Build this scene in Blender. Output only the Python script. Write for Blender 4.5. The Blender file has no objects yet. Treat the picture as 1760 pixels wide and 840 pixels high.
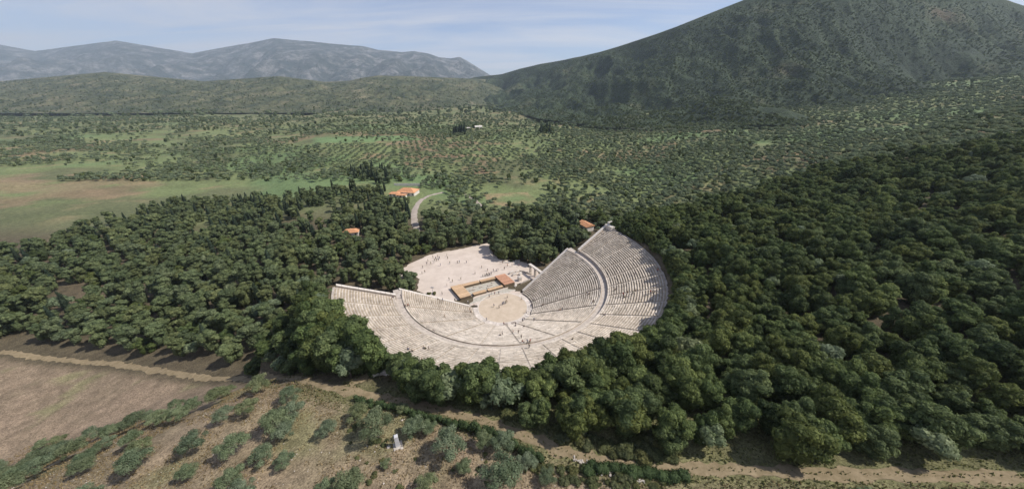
import bpy, bmesh, math, random
import numpy as np
from mathutils import Vector, Matrix, Euler

random.seed(7)
RNG = np.random.default_rng(7)
R = math.radians
scene = bpy.context.scene
COL = scene.collection

# ------------------------------------------------------------------ camera
CAM = np.array([3.86, -111.26, 82.16])
PITCH = 0.4468                      # radians below the horizon
FPX = 560.0                         # focal length in pixels of a 1760 wide frame
cd = bpy.data.cameras.new('camera')
cd.sensor_fit = 'HORIZONTAL'
cd.sensor_width = 36.0
cd.lens = 36.0 * FPX / 1760.0
cd.clip_start = 0.5
cd.clip_end = 40000.0
cam = bpy.data.objects.new('camera', cd)
cam.location = CAM
cam.rotation_euler = (math.pi / 2 - PITCH, 0, 0)
COL.objects.link(cam)
scene.camera = cam

# ------------------------------------------------------------------ light
SUN_EL = R(50)
SUN_AZ = R(-2)                      # direction towards the sun, from +X
sun_dir = Vector((math.cos(SUN_EL) * math.cos(SUN_AZ), math.cos(SUN_EL) * math.sin(SUN_AZ), math.sin(SUN_EL)))
sl = bpy.data.lights.new('sun', 'SUN')
sl.energy = 3.9
sl.angle = R(0.6)
sl.color = (1.0, 0.94, 0.86)
sun = bpy.data.objects.new('sun', sl)
sun.rotation_euler = sun_dir.to_track_quat('Z', 'Y').to_euler()
sun.location = (200, 0, 300)
COL.objects.link(sun)

world = bpy.data.worlds.new('World')
scene.world = world
world.use_nodes = True
wn, wl = world.node_tree.nodes, world.node_tree.links
wn.clear()
w_out = wn.new('ShaderNodeOutputWorld')
w_bg = wn.new('ShaderNodeBackground')
w_bg.inputs['Strength'].default_value = 0.09
w_sky = wn.new('ShaderNodeTexSky')
w_sky.sky_type = 'NISHITA'
w_sky.sun_disc = False
w_sky.sun_elevation = SUN_EL
w_sky.sun_rotation = math.pi / 2 - SUN_AZ
w_sky.altitude = 300
w_sky.air_density = 1.0
w_sky.dust_density = 0.3
w_sky.ozone_density = 6.0
# thin high cloud: noise over a flat layer far above, stretched into streaks
w_tc = wn.new('ShaderNodeTexCoord')
w_sep = wn.new('ShaderNodeSeparateXYZ')
wl.new(w_tc.outputs['Generated'], w_sep.inputs[0])
w_mx = wn.new('ShaderNodeMath'); w_mx.operation = 'MAXIMUM'; w_mx.inputs[1].default_value = 0.0
wl.new(w_sep.outputs['Z'], w_mx.inputs[0])
w_add = wn.new('ShaderNodeMath'); w_add.operation = 'ADD'; w_add.inputs[1].default_value = 0.10
wl.new(w_mx.outputs[0], w_add.inputs[0])
w_dx = wn.new('ShaderNodeMath'); w_dx.operation = 'DIVIDE'
w_dy = wn.new('ShaderNodeMath'); w_dy.operation = 'DIVIDE'
wl.new(w_sep.outputs['X'], w_dx.inputs[0]); wl.new(w_add.outputs[0], w_dx.inputs[1])
wl.new(w_sep.outputs['Y'], w_dy.inputs[0]); wl.new(w_add.outputs[0], w_dy.inputs[1])
w_cmb = wn.new('ShaderNodeCombineXYZ')
wl.new(w_dx.outputs[0], w_cmb.inputs[0]); wl.new(w_dy.outputs[0], w_cmb.inputs[1])
w_map = wn.new('ShaderNodeMapping')
w_map.inputs['Rotation'].default_value = (0, 0, R(28))
w_map.inputs['Scale'].default_value = (0.30, 1.1, 1.0)
w_map.inputs['Location'].default_value = (2.3, 0.9, 0.0)
wl.new(w_cmb.outputs[0], w_map.inputs['Vector'])
w_n1 = wn.new('ShaderNodeTexNoise'); w_n1.inputs['Scale'].default_value = 0.85
w_n1.inputs['Detail'].default_value = 9; w_n1.inputs['Roughness'].default_value = 0.62
w_n1.inputs['Distortion'].default_value = 0.5
wl.new(w_map.outputs[0], w_n1.inputs['Vector'])
w_rmp = wn.new('ShaderNodeValToRGB')
w_rmp.color_ramp.elements[0].position = 0.40; w_rmp.color_ramp.elements[0].color = (0.04, 0.04, 0.04, 1)
w_rmp.color_ramp.elements[1].position = 0.62; w_rmp.color_ramp.elements[1].color = (0.9, 0.9, 0.9, 1)
wl.new(w_n1.outputs['Fac'], w_rmp.inputs[0])
w_mix = wn.new('ShaderNodeMixRGB')
w_mix.inputs['Color2'].default_value = (6.0, 5.9, 6.3, 1)
wl.new(w_rmp.outputs[0], w_mix.inputs['Fac'])
w_tint = wn.new('ShaderNodeMixRGB'); w_tint.blend_type = 'MULTIPLY'; w_tint.inputs['Fac'].default_value = 1.0
w_tint.inputs['Color2'].default_value = (1.02, 0.91, 1.0, 1)
wl.new(w_sky.outputs[0], w_tint.inputs['Color1'])
wl.new(w_tint.outputs[0], w_mix.inputs['Color1'])
wl.new(w_mix.outputs[0], w_bg.inputs['Color'])
wl.new(w_bg.outputs[0], w_out.inputs['Surface'])

scene.view_settings.view_transform = 'Standard'
scene.view_settings.look = 'None'
scene.view_settings.exposure = 0.42
scene.view_settings.gamma = 1.0
scene.render.engine = 'CYCLES'
scene.cycles.use_denoising = True
scene.cycles.max_bounces = 6
scene.cycles.diffuse_bounces = 3
scene.cycles.transparent_max_bounces = 8
scene.cycles.volume_bounces = 1
scene.cycles.use_adaptive_sampling = False

# ------------------------------------------------------------------ helpers
cP, sP = math.cos(PITCH), math.sin(PITCH)

def px(P):
    """world -> photograph pixel (1760 x 840); arrays of shape (..., 3)"""
    d = np.asarray(P, float) - CAM
    dep = d[..., 1] * cP - d[..., 2] * sP
    up = d[..., 1] * sP + d[..., 2] * cP
    dep = np.where(dep < 0.5, 0.5, dep)
    return 880 + FPX * d[..., 0] / dep, 420 - FPX * up / dep, dep

def ray(u, v):
    X = (u - 880) / FPX
    Y = -(v - 420) / FPX
    return np.array([X, cP + Y * sP, -sP + Y * cP])

def at(u, v, z):
    d = ray(u, v)
    return CAM + d * (z - CAM[2]) / d[2]

_perm = np.random.default_rng(11).random((256, 256))

def vnoise(x, y):
    xi = np.floor(x).astype(int); yi = np.floor(y).astype(int)
    xf = x - xi; yf = y - yi
    xf = xf * xf * (3 - 2 * xf); yf = yf * yf * (3 - 2 * yf)
    a = _perm[xi & 255, yi & 255]; b = _perm[(xi + 1) & 255, yi & 255]
    c = _perm[xi & 255, (yi + 1) & 255]; d = _perm[(xi + 1) & 255, (yi + 1) & 255]
    return (a * (1 - xf) + b * xf) * (1 - yf) + (c * (1 - xf) + d * xf) * yf

def fbm(x, y, o=4, g=0.5):
    x = np.asarray(x, float); y = np.asarray(y, float)
    s = 0; a = 1; t = 0
    for k in range(o):
        s = s + a * vnoise(x * 2 ** k + 17.3 * k, y * 2 ** k + 9.1 * k)
        t += a; a *= g
    return s / t - 0.5

def sm(x, a, b):
    t = np.clip((np.asarray(x, float) - a) / (b - a), 0, 1)
    return t * t * (3 - 2 * t)

def inpoly(x, y, poly):
    x = np.asarray(x, float); y = np.asarray(y, float)
    r = np.zeros(x.shape, bool)
    n = len(poly)
    for i in range(n):
        x1, y1 = poly[i]; x2, y2 = poly[(i + 1) % n]
        c = ((y1 > y) != (y2 > y)) & (x < (x2 - x1) * (y - y1) / (y2 - y1 + 1e-12) + x1)
        r ^= c
    return r

def mesh_np(name, V, F, smooth=False):
    """F: (n,4) or (n,3) integer array"""
    V = np.asarray(V, np.float32); F = np.asarray(F, np.int32)
    me = bpy.data.meshes.new(name)
    me.vertices.add(len(V)); me.vertices.foreach_set('co', V.ravel())
    k = F.shape[1]
    me.loops.add(F.size); me.loops.foreach_set('vertex_index', F.ravel())
    me.polygons.add(len(F))
    me.polygons.foreach_set('loop_start', np.arange(0, F.size, k, dtype=np.int32))
    me.polygons.foreach_set('loop_total', np.full(len(F), k, np.int32))
    if smooth:
        me.polygons.foreach_set('use_smooth', np.ones(len(F), bool))
    me.update(calc_edges=True)
    return me

def col_attr(me, name, C):
    a = me.color_attributes.new(name, 'FLOAT_COLOR', 'POINT')
    C = np.asarray(C, np.float32)
    if C.ndim == 1:
        C = np.repeat(C[:, None], 3, 1)
    a.data.foreach_set('color', np.concatenate([C, np.ones((len(C), 1), np.float32)], 1).ravel())

def flt_attr(me, name, A):
    a = me.attributes.new(name, 'FLOAT', 'POINT')
    a.data.foreach_set('value', np.asarray(A, np.float32))

def link(name, me, mat=None, parent=None, loc=None):
    o = bpy.data.objects.new(name, me)
    if mat is not None and len(me.materials) == 0:
        me.materials.append(mat)
    if parent is not None:
        o.parent = parent
    if loc is not None:
        o.location = loc
    COL.objects.link(o)
    return o

def empty(name, loc=(0, 0, 0), rz=0.0):
    o = bpy.data.objects.new(name, None)
    o.empty_display_size = 0.5
    o.location = loc
    o.rotation_euler = (0, 0, rz)
    COL.objects.link(o)
    return o

def tag(o, label=None, cat=None, group=None, kind=None):
    if label: o['label'] = label
    if cat: o['category'] = cat
    if group: o['group'] = group
    if kind: o['kind'] = kind
    return o

class MB:
    """collects boxes and prisms into one mesh"""
    def __init__(s): s.v = []; s.f = []
    def box(s, c, d, rz=0.0, jit=0.0, taper=1.0):
        n = len(s.v); ca, sa = math.cos(rz), math.sin(rz)
        for z in (-.5, .5):
            k = taper if z > 0 else 1.0
            for x, y in ((-.5, -.5), (.5, -.5), (.5, .5), (-.5, .5)):
                X, Y = x * d[0] * k, y * d[1] * k
                s.v.append((c[0] + X * ca - Y * sa + random.uniform(-jit, jit),
                            c[1] + X * sa + Y * ca + random.uniform(-jit, jit),
                            c[2] + z * d[2] + random.uniform(-jit, jit)))
        for q in ((0, 3, 2, 1), (4, 5, 6, 7), (0, 1, 5, 4), (1, 2, 6, 5), (2, 3, 7, 6), (3, 0, 4, 7)):
            s.f.append(tuple(n + i for i in q))
        return s
    def cyl(s, a, b, r0, r1, n=8):
        a = Vector(a); b = Vector(b); d = (b - a).normalized()
        t = d.orthogonal().normalized(); w = d.cross(t)
        k = len(s.v)
        for p, r in ((a, r0), (b, r1)):
            for i in range(n):
                an = 2 * math.pi * i / n
                s.v.append(tuple(p + t * math.cos(an) * r + w * math.sin(an) * r))
        for i in range(n):
            j = (i + 1) % n
            s.f.append((k + i, k + j, k + n + j, k + n + i))
        s.f.append(tuple(k + i for i in reversed(range(n)))); s.f.append(tuple(k + n + i for i in range(n)))
        return s
    def poly(s, pts, faces):
        n = len(s.v); s.v += [tuple(p) for p in pts]; s.f += [tuple(n + i for i in q) for q in faces]
        return s
    def mesh(s, name, smooth=False):
        me = bpy.data.meshes.new(name); me.from_pydata(s.v, [], s.f)
        if smooth:
            for p in me.polygons: p.use_smooth = True
        me.update()
        return me
    def build(s, name, mat, parent=None, loc=None, smooth=False):
        return link(name, s.mesh(name, smooth), mat, parent, loc)

# ------------------------------------------------------------------ materials
def new_mat(name):
    m = bpy.data.materials.new(name); m.use_nodes = True
    nt = m.node_tree
    b = nt.nodes['Principled BSDF']
    b.inputs['Roughness'].default_value = 0.9
    b.inputs['Specular IOR Level'].default_value = 0.2
    return m, nt, b

def nz(nt, scale, detail=4, rough=0.6, vec=None):
    n = nt.nodes.new('ShaderNodeTexNoise')
    n.inputs['Scale'].default_value = scale; n.inputs['Detail'].default_value = detail
    n.inputs['Roughness'].default_value = rough
    if vec is not None: nt.links.new(vec, n.inputs['Vector'])
    return n.outputs['Fac']

def ramp(nt, fac, stops):
    r = nt.nodes.new('ShaderNodeValToRGB'); cr = r.color_ramp
    while len(cr.elements) < len(stops): cr.elements.new(0.5)
    for e, (p, c) in zip(cr.elements, stops):
        e.position = p; e.color = (*c, 1) if len(c) == 3 else c
    nt.links.new(fac, r.inputs[0])
    return r.outputs[0]

def mixc(nt, a, b, fac, mode='MIX'):
    m = nt.nodes.new('ShaderNodeMixRGB'); m.blend_type = mode
    for s, x in (('Color1', a), ('Color2', b), ('Fac', fac)):
        if isinstance(x, (int, float)): m.inputs[s].default_value = x
        elif isinstance(x, tuple): m.inputs[s].default_value = (*x, 1)
        else: nt.links.new(x, m.inputs[s])
    return m.outputs[0]

def geo_pos(nt):
    return nt.nodes.new('ShaderNodeNewGeometry').outputs['Position']

def attr(nt, name, typ='GEOMETRY', out='Color'):
    a = nt.nodes.new('ShaderNodeAttribute'); a.attribute_name = name; a.attribute_type = typ
    return a.outputs[out]

def bump(nt, b, h, strength=0.5, dist=0.1):
    n = nt.nodes.new('ShaderNodeBump'); n.inputs['Strength'].default_value = strength
    n.inputs['Distance'].default_value = dist
    nt.links.new(h, n.inputs['Height']); nt.links.new(n.outputs[0], b.inputs['Normal'])

def g3(v): return (v, v, v)

M = {}
# ground: the colour attribute says what grows there, noise breaks it up
m, nt, b = new_mat('ground'); P = geo_pos(nt)
base = attr(nt, 'gcol')
f1 = ramp(nt, nz(nt, 0.35, 8, 0.7, P), [(0.3, g3(0.62)), (0.7, g3(1.35))])
f2 = ramp(nt, nz(nt, 0.03, 5, 0.6, P), [(0.3, (0.85, 0.85, 0.8)), (0.7, (1.18, 1.12, 1.1))])
f3 = ramp(nt, nz(nt, 3.0, 5, 0.7, P), [(0.34, g3(0.5)), (0.66, g3(1.55))])
c = mixc(nt, mixc(nt, mixc(nt, base, f1, 1.0, 'MULTIPLY'), f2, 1.0, 'MULTIPLY'), f3, 1.0, 'MULTIPLY')
nt.links.new(c, b.inputs['Base Color'])
bump(nt, b, nz(nt, 2.0, 6, 0.7, P), 0.7, 0.25)
M['ground'] = m

def simple(name, c1, c2, scale=1.0, detail=6, rough=0.9, bs=0.0, bd=0.05, tint=None, contrast=(0.32, 0.68)):
    m, nt, b = new_mat(name); P = geo_pos(nt)
    c = ramp(nt, nz(nt, scale, detail, 0.65, P), [(contrast[0], c1), (contrast[1], c2)])
    if tint: c = mixc(nt, c, attr(nt, tint), 1.0, 'MULTIPLY')
    nt.links.new(c, b.inputs['Base Color']); b.inputs['Roughness'].default_value = rough
    if bs: bump(nt, b, nz(nt, scale * 3, 5, 0.7, P), bs, bd)
    M[name] = m
    return m

# weathered limestone of the seats
m, nt, b = new_mat('limestone'); P = geo_pos(nt)
c = ramp(nt, nz(nt, 0.22, 6, 0.7, P), [(0.3, (0.42, 0.365, 0.30)), (0.52, (0.565, 0.50, 0.42)), (0.7, (0.655, 0.595, 0.515))])
st = ramp(nt, nz(nt, 1.7, 7, 0.75, P), [(0.30, (0.50, 0.47, 0.43)), (0.47, (1.0, 1.0, 1.0)), (0.72, (1.12, 1.1, 1.08))])
c = mixc(nt, c, st, 0.85, 'MULTIPLY')
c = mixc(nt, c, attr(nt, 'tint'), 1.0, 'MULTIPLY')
nt.links.new(c, b.inputs['Base Color']); bump(nt, b, nz(nt, 6, 5, 0.7, P), 0.5, 0.05)
M['limestone'] = m
simple('bank_stone', (0.24, 0.20, 0.165), (0.40, 0.35, 0.30), 1.2, bs=0.5)
simple('wall_stone', (0.36, 0.31, 0.26), (0.56, 0.50, 0.44), 0.9, bs=0.5, bd=0.08)
simple('coping', (0.52, 0.47, 0.41), (0.66, 0.61, 0.55), 1.4, bs=0.3)
simple('paving', (0.50, 0.44, 0.38), (0.66, 0.60, 0.54), 1.0, bs=0.2, tint='tint')
simple('gravel', (0.47, 0.395, 0.33), (0.66, 0.57, 0.49), 0.16, detail=10, bs=0.15, contrast=(0.25, 0.72))
simple('sand', (0.46, 0.375, 0.28), (0.57, 0.475, 0.37), 0.35, detail=9, bs=0.1)
simple('stage_floor', (0.36, 0.33, 0.27), (0.50, 0.47, 0.40), 0.8, bs=0.3)
simple('dirt', (0.19, 0.15, 0.085), (0.31, 0.245, 0.155), 0.8, detail=8, bs=0.5, bd=0.1)
simple('road_dust', (0.30, 0.255, 0.215), (0.42, 0.365, 0.31), 0.4, detail=8, bs=0.2)
simple('plank_tan', (0.46, 0.31, 0.18), (0.60, 0.42, 0.27), 1.2, tint='tint', bs=0.2)
simple('plank_red', (0.40, 0.21, 0.13), (0.52, 0.29, 0.19), 1.2, tint='tint', bs=0.2)
simple('roof_tile', (0.50, 0.24, 0.12), (0.66, 0.36, 0.20), 0.8, bs=0.4, tint='tint')
simple('plaster', (0.60, 0.56, 0.50), (0.74, 0.70, 0.64), 0.6)
simple('dark_opening', (0.05, 0.045, 0.04), (0.08, 0.07, 0.06), 1.0)
simple('timber', (0.12, 0.09, 0.06), (0.20, 0.15, 0.10), 2.0)
simple('bark', (0.075, 0.06, 0.048), (0.15, 0.125, 0.10), 3.0, bs=0.6, bd=0.05)
simple('boulder', (0.36, 0.32, 0.27), (0.56, 0.51, 0.45), 1.5, bs=0.5)
simple('whitewash', (0.46, 0.46, 0.47), (0.60, 0.60, 0.61), 2.0)
simple('teal', (0.035, 0.10, 0.11), (0.06, 0.15, 0.16), 1.5, rough=0.35)
simple('metal', (0.30, 0.31, 0.32), (0.42, 0.42, 0.43), 2.0, rough=0.5)

def leaf_mat(name, dark, light, random_amt=0.35, transl=0.25):
    m, nt, b = new_mat(name)
    t = attr(nt, 'tint', out='Fac')
    c = ramp(nt, t, [(0.0, dark), (1.0, light)])
    oi = nt.nodes.new('ShaderNodeObjectInfo')
    q = random_amt
    r = ramp(nt, oi.outputs['Random'], [(0.0, (1 - q, 1 - q * .85, 1 - q * .8)), (0.22, (1 + q * .55, 1 + q * .25, 1 - q * .25)), (0.45, (1 - q * .3, 1 - q * .15, 1 - q * .3)),
                                        (0.62, (1 + q * .35, 1 + q * .3, 1 + q * .6)), (0.8, (1.0, 1 + q * .1, 1 - q * .1)), (1.0, (1 + q * 1.2, 1 + q, 1 + q * .7))])
    c = mixc(nt, c, r, 1.0, 'MULTIPLY')
    nt.links.new(c, b.inputs['Base Color'])
    b.inputs['Roughness'].default_value = 0.75
    b.inputs['Specular IOR Level'].default_value = 0.25
    tr = nt.nodes.new('ShaderNodeBsdfTranslucent'); nt.links.new(c, tr.inputs['Color'])
    mx = nt.nodes.new('ShaderNodeMixShader'); mx.inputs[0].default_value = transl
    out = nt.nodes['Material Output']
    nt.links.new(b.outputs[0], mx.inputs[1]); nt.links.new(tr.outputs[0], mx.inputs[2])
    nt.links.new(mx.outputs[0], out.inputs['Surface'])
    M[name] = m

leaf_mat('oak_leaf', (0.048, 0.075, 0.028), (0.195, 0.243, 0.090), 0.45, 0.4)
leaf_mat('pine_leaf', (0.080, 0.110, 0.054), (0.240, 0.285, 0.135), 0.32, 0.4)
leaf_mat('cypress_leaf', (0.022, 0.038, 0.024), (0.062, 0.088, 0.054), 0.25)
leaf_mat('olive_leaf', (0.100, 0.138, 0.074), (0.275, 0.325, 0.195), 0.3, 0.4)
leaf_mat('scrub_leaf', (0.060, 0.075, 0.032), (0.19, 0.20, 0.09), 0.35, 0.35)
leaf_mat('hedge_leaf', (0.032, 0.055, 0.021), (0.10, 0.145, 0.055), 0.2)
leaf_mat('grass_blade', (0.16, 0.125, 0.065), (0.34, 0.27, 0.16), 0.2)
leaf_mat('green_blade', (0.08, 0.095, 0.035), (0.24, 0.235, 0.10), 0.2, 0.35)
# ------------------------------------------------------------------ theatre frame
AX = R(26.5)                        # direction of the stage front
ca, sa = math.cos(AX), math.sin(AX)

def to_uv(x, y): return x * ca + y * sa, -x * sa + y * ca
def to_xy(u, v): return u * ca - v * sa, u * sa + v * ca

N_LO, R_LO, D_LO, Z_LO, H_LO = 34, 12.6, 0.757, 0.30, 0.412
R_WALK = R_LO + N_LO * D_LO                 # 38.3 : inner edge of the walkway
Z_WALK = Z_LO + N_LO * H_LO                 # 14.3
R_UP, N_UP, D_UP, H_UP = 41.1, 21, 0.823, 0.338
Z_UP = Z_WALK + 1.05
R_RIM = R_UP + N_UP * D_UP                  # 58.4
Z_RIM = Z_UP + N_UP * H_UP                  # 22.5

def wing(u, upper):
    u = abs(u)
    return (3.4 + 0.20 * (u - 40)) if upper else (5.0 + 0.145 * (u - 12))

def phi_end(r, upper):
    """angle above the u axis where the seating of radius r stops"""
    p = 0.2
    for _ in range(30):
        p = math.asin(max(-1, min(1, wing(r * math.cos(p), upper) / r)))
    return p

def bowl(r):
    r = np.asarray(r, float)
    lo = Z_LO + (r - R_LO) / D_LO * H_LO
    up = Z_UP + (r - R_UP) / D_UP * H_UP
    z = np.where(r < R_LO, 0.0, np.where(r < R_WALK, lo, np.where(r < R_UP - 0.5, Z_WALK, up)))
    return np.minimum(z, Z_RIM)

def in_cavea(x, y, pad=0.0):
    u, v = to_uv(x, y); r = np.hypot(u, v)
    w = np.where(r < R_WALK, 5.0 + 0.145 * (np.abs(u) - 12), np.where(r < R_UP, 5.0 + .145 * (np.abs(u) - 12), 3.4 + 0.20 * (np.abs(u) - 40)))
    return (r < R_RIM + 0.7 + pad) & (v < w + pad)

# ------------------------------------------------------------------ terrain
def h_nat(x, y):
    x = np.asarray(x, float); y = np.asarray(y, float)
    u, v = to_uv(x, y); r = np.hypot(u, v)
    vv = v - 34 * sm(u, 36, 72) * (1 - sm(v, 20, 95))
    hill = 23.5 * sm(-vv, -14, 42) + 0.13 * np.maximum(0, -vv - 42)
    hill = hill - 11 * sm(-u, 66, 160)
    far = sm(y, 90, 420)
    rise = 0.10 * np.maximum(0, x - 90 - 0.10 * np.maximum(y, 0)) * sm(x, 90, 260)
    rise = np.minimum(rise, 120)
    rough = sm(r, 62, 90)
    n = fbm(x / 55, y / 55, 4) * 5.0 * rough * (0.35 + far) + fbm(x / 6, y / 6, 4) * 0.8 * sm(r, 61, 70) + fbm(x / 300 + 5, y / 300, 3) * 16 * far
    plaza = 1 - sm(r, 62, 95) * 1.0
    n = n * np.where(v > -5, 1 - plaza, 1.0)
    return hill + rise + n - 1.5 * far

def ground_h(x, y):
    x = np.asarray(x, float); y = np.asarray(y, float)
    u, v = to_uv(x, y); r = np.hypot(u, v)
    h = h_nat(x, y)
    emb = Z_RIM + 0.1 - np.maximum(0, r - 60.0) * 0.55
    wv = 3.4 + 0.20 * (np.abs(u) - 40)
    ring = (r >= R_RIM) & (r < 80) & (v < wv - 0.5)
    h = np.where(ring, np.maximum(h, emb), h)
    ins = in_cavea(x, y)
    h = np.where(ins, np.minimum(h, bowl(r) - 1.6), h)
    h = np.where((r < R_LO + 1.5), -0.05, h)
    return h

def axis_coords(lo, hi, dense, step, g, lo_end, hi_end):
    c = list(np.arange(dense[0], dense[1] + 1e-6, step))
    s = step; p = dense[1]
    while p < hi_end:
        s *= g; p += s; c.append(p)
    s = step; p = dense[0]; left = []
    while p > lo_end:
        s *= g; p -= s; left.append(p)
    return np.array(left[::-1] + c)

gx = axis_coords(0, 0, (-110, 110), 1.25, 1.028, -9500, 9500)
gy = axis_coords(0, 0, (-96, 90), 1.25, 1.022, -1500, 10500)
GX, GY = np.meshgrid(gx, gy, indexing='xy')
GZ = ground_h(GX, GY)

def gz(x, y):
    """height of the built ground sheet"""
    x = np.asarray(x, float); y = np.asarray(y, float)
    i = np.clip(np.searchsorted(gx, x) - 1, 0, len(gx) - 2); j = np.clip(np.searchsorted(gy, y) - 1, 0, len(gy) - 2)
    tx = (x - gx[i]) / (gx[i + 1] - gx[i]); ty = (y - gy[j]) / (gy[j + 1] - gy[j])
    return (GZ[j, i] * (1 - tx) + GZ[j, i + 1] * tx) * (1 - ty) + (GZ[j + 1, i] * (1 - tx) + GZ[j + 1, i + 1] * tx) * ty

def surf(x, y):
    """ground or seats"""
    u, v = to_uv(x, y); r = math.hypot(u, v)
    if in_cavea(np.array(x), np.array(y)) and r > R_LO:
        if r < R_WALK: return Z_LO + (math.floor((r - R_LO) / D_LO) + 1) * H_LO
        if r < R_UP: return Z_WALK
        return Z_UP + (math.floor((r - R_UP) / D_UP) + 1) * H_UP
    return float(gz(x, y))

def hit(u, v):
    """where the line of sight through a pixel of the photograph meets the place"""
    d = ray(u, v); d = d / np.linalg.norm(d); t = 20.0
    while t < 6000:
        p = CAM + d * t
        if p[2] < surf(p[0], p[1]): break
        t += max(0.25, t * 0.003)
    lo, hi = t - max(0.25, t * 0.003), t
    for _ in range(20):
        mid = (lo + hi) / 2; p = CAM + d * mid
        if p[2] < surf(p[0], p[1]): hi = mid
        else: lo = mid
    p = CAM + d * hi
    return np.array([p[0], p[1], surf(p[0], p[1])])

# zones of the plain, described by where they lie
PX, PY, PD = px(np.stack([GX, GY, GZ], -1))
FOLD = np.where(PX < 601, 1202 - PX, np.where(PX > 1161, 2322 - PX, PX))
FOLD = np.clip(np.where(FOLD < 601, 601 + np.abs(601 - FOLD) % 560, np.where(FOLD > 1161, 1161 - np.abs(FOLD - 1161) % 560, FOLD)), 601, 1161)
GRASS = np.array([0.155, 0.192, 0.084]); LUSH = np.array([0.128, 0.195, 0.085]); SCRUB = np.array([0.115, 0.130, 0.065])
SOIL = np.array([0.25, 0.175, 0.115]); STRAW = np.array([0.25, 0.205, 0.115]); LITTER = np.array([0.10, 0.08, 0.055])
BROWN = np.array([0.27, 0.21, 0.15])

def zone_colour(x, y, u, v):
    n1 = fbm(x / 70, y / 70 + 3, 4); n2 = fbm(x / 22 + 8, y / 22, 4); n3 = fbm(x / 160 + 2, y / 110, 3)
    C = np.repeat(SCRUB[None], x.size, 0).reshape(*x.shape, 3).copy()
    def mix(C, col, w):
        w = np.clip(w, 0, 1)[..., None]
        return C * (1 - w) + col * w
    plain = sm(y, 95, 150)
    C = mix(C, GRASS, plain * sm(n1, -0.16, 0.0))
    C = mix(C, STRAW, plain * sm(n2, 0.10, 0.24) * 0.55)
    C = mix(C, SOIL, plain * sm(n3 + n2 * 0.5, 0.12, 0.24) * 0.6)
    C = mix(C, LUSH, plain * sm(-n3 + n1 * .3, 0.1, 0.22) * 0.8)
    # farther than half a kilometre: browner, patchier
    fr = sm(y, 620, 1000)
    C = mix(C, SCRUB * 1.25, fr * 0.6); C = mix(C, SOIL, fr * sm(n2 + n1 * .6, 0.14, 0.26) * 0.6); C = mix(C, STRAW, fr * sm(n1 - n2, 0.14, 0.28) * 0.4)
    # soil under the grove left of centre and the clearing with red earth
    C = mix(C, SOIL * 0.95, inpoly(u, v, [(690, 240), (830, 245), (840, 300), (700, 300)]) * sm(n2 + 0.02, -0.02, 0.12) * 0.65)
    C = mix(C, STRAW, inpoly(u, v, [(832, 333), (905, 330), (925, 345), (880, 356), (838, 350)]) * sm(n2, -.25, .0))
    C = mix(C, LUSH, inpoly(u, v, [(640, 270), (770, 300), (790, 330), (690, 312), (640, 300)]) * 0.7)
    C = mix(C, LUSH * 1.1, inpoly(u, v, [(540, 236), (690, 233), (730, 240), (540, 247)]) * 1.0)
    C = mix(C, SOIL * 1.05, inpoly(u, v, [(1030, 212), (1161, 203), (1250, 215), (1250, 228), (1040, 226)]) * 0.7)
    # under the pines and oaks: litter
    near = 1 - sm(y, 80, 130)
    C = mix(C, LITTER, near * 0.9)
    # foreground: dry brown slope in front of the path
    fg = sm(-y, 62, 66) * sm(n2, -0.5, -0.1)
    C = mix(C, STRAW * 0.35 + GRASS * 0.4, sm(-y, 56, 64)); 
    dry = sm(-(y - path_y(x)), 1.5, 5.0)
    C = mix(C, BROWN, dry * (0.75 + 0.5 * fbm(x / 4, y / 4, 3)))
    C = mix(C, GRASS * 0.6 + STRAW * 0.4, dry * sm(fbm(x / 9 + 3, y / 9, 4), 0.08, 0.2) * 0.6)
    return C

# the dirt path: pixels of its centre line
PATH_PX = [(0, 604), (200, 625), (400, 645), (560, 664), (601, 672), (650, 683), (700, 692), (750, 703), (800, 714), (850, 730), (900, 748), (950, 768), (1000, 785), (1060, 796), (1110, 800), (1161, 804), (1400, 812), (1760, 818)]
PATH = np.array([at(u, v, 26.2) for u, v in PATH_PX])
for _ in range(6):
    PATH = np.array([at(u, v, float(gz(p[0], p[1]))) for (u, v), p in zip(PATH_PX, PATH)])
def path_y(x): return np.interp(x, PATH[:, 0], PATH[:, 1])

GC = zone_colour(GX, GY, PX, PY)
ny, nx = GX.shape
idx = np.arange(ny * nx).reshape(ny, nx)
F = np.stack([idx[:-1, :-1], idx[:-1, 1:], idx[1:, 1:], idx[1:, :-1]], -1).reshape(-1, 4)
me = mesh_np('ground', np.stack([GX, GY, GZ], -1).reshape(-1, 3), F, True)
col_attr(me, 'gcol', GC.reshape(-1, 3))
tag(link('ground', me, M['ground']), kind='structure')

def sheet(name, outline, mat, z, jitter=0.0, seg=2.0, kind='structure'):
    """flat sheet with an uneven edge"""
    pts = []
    n = len(outline)
    for i in range(n):
        a = np.array(outline[i][:2]); b2 = np.array(outline[(i + 1) % n][:2])
        k = max(1, int(np.linalg.norm(b2 - a) / seg))
        for j in range(k):
            p = a + (b2 - a) * j / k
            if j: p = p + RNG.normal(0, jitter, 2)
            pts.append((p[0], p[1], z))
    bm = bmesh.new()
    f = bm.faces.new([bm.verts.new(p) for p in pts])
    if f.normal.z < 0 or f.calc_area() == 0: pass
    bm.normal_update()
    if f.normal.z < 0: f.normal_flip()
    bmesh.ops.triangulate(bm, faces=[f])
    me = bpy.data.meshes.new(name); bm.to_mesh(me); bm.free()
    return tag(link(name, me, mat), kind=kind)

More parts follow.
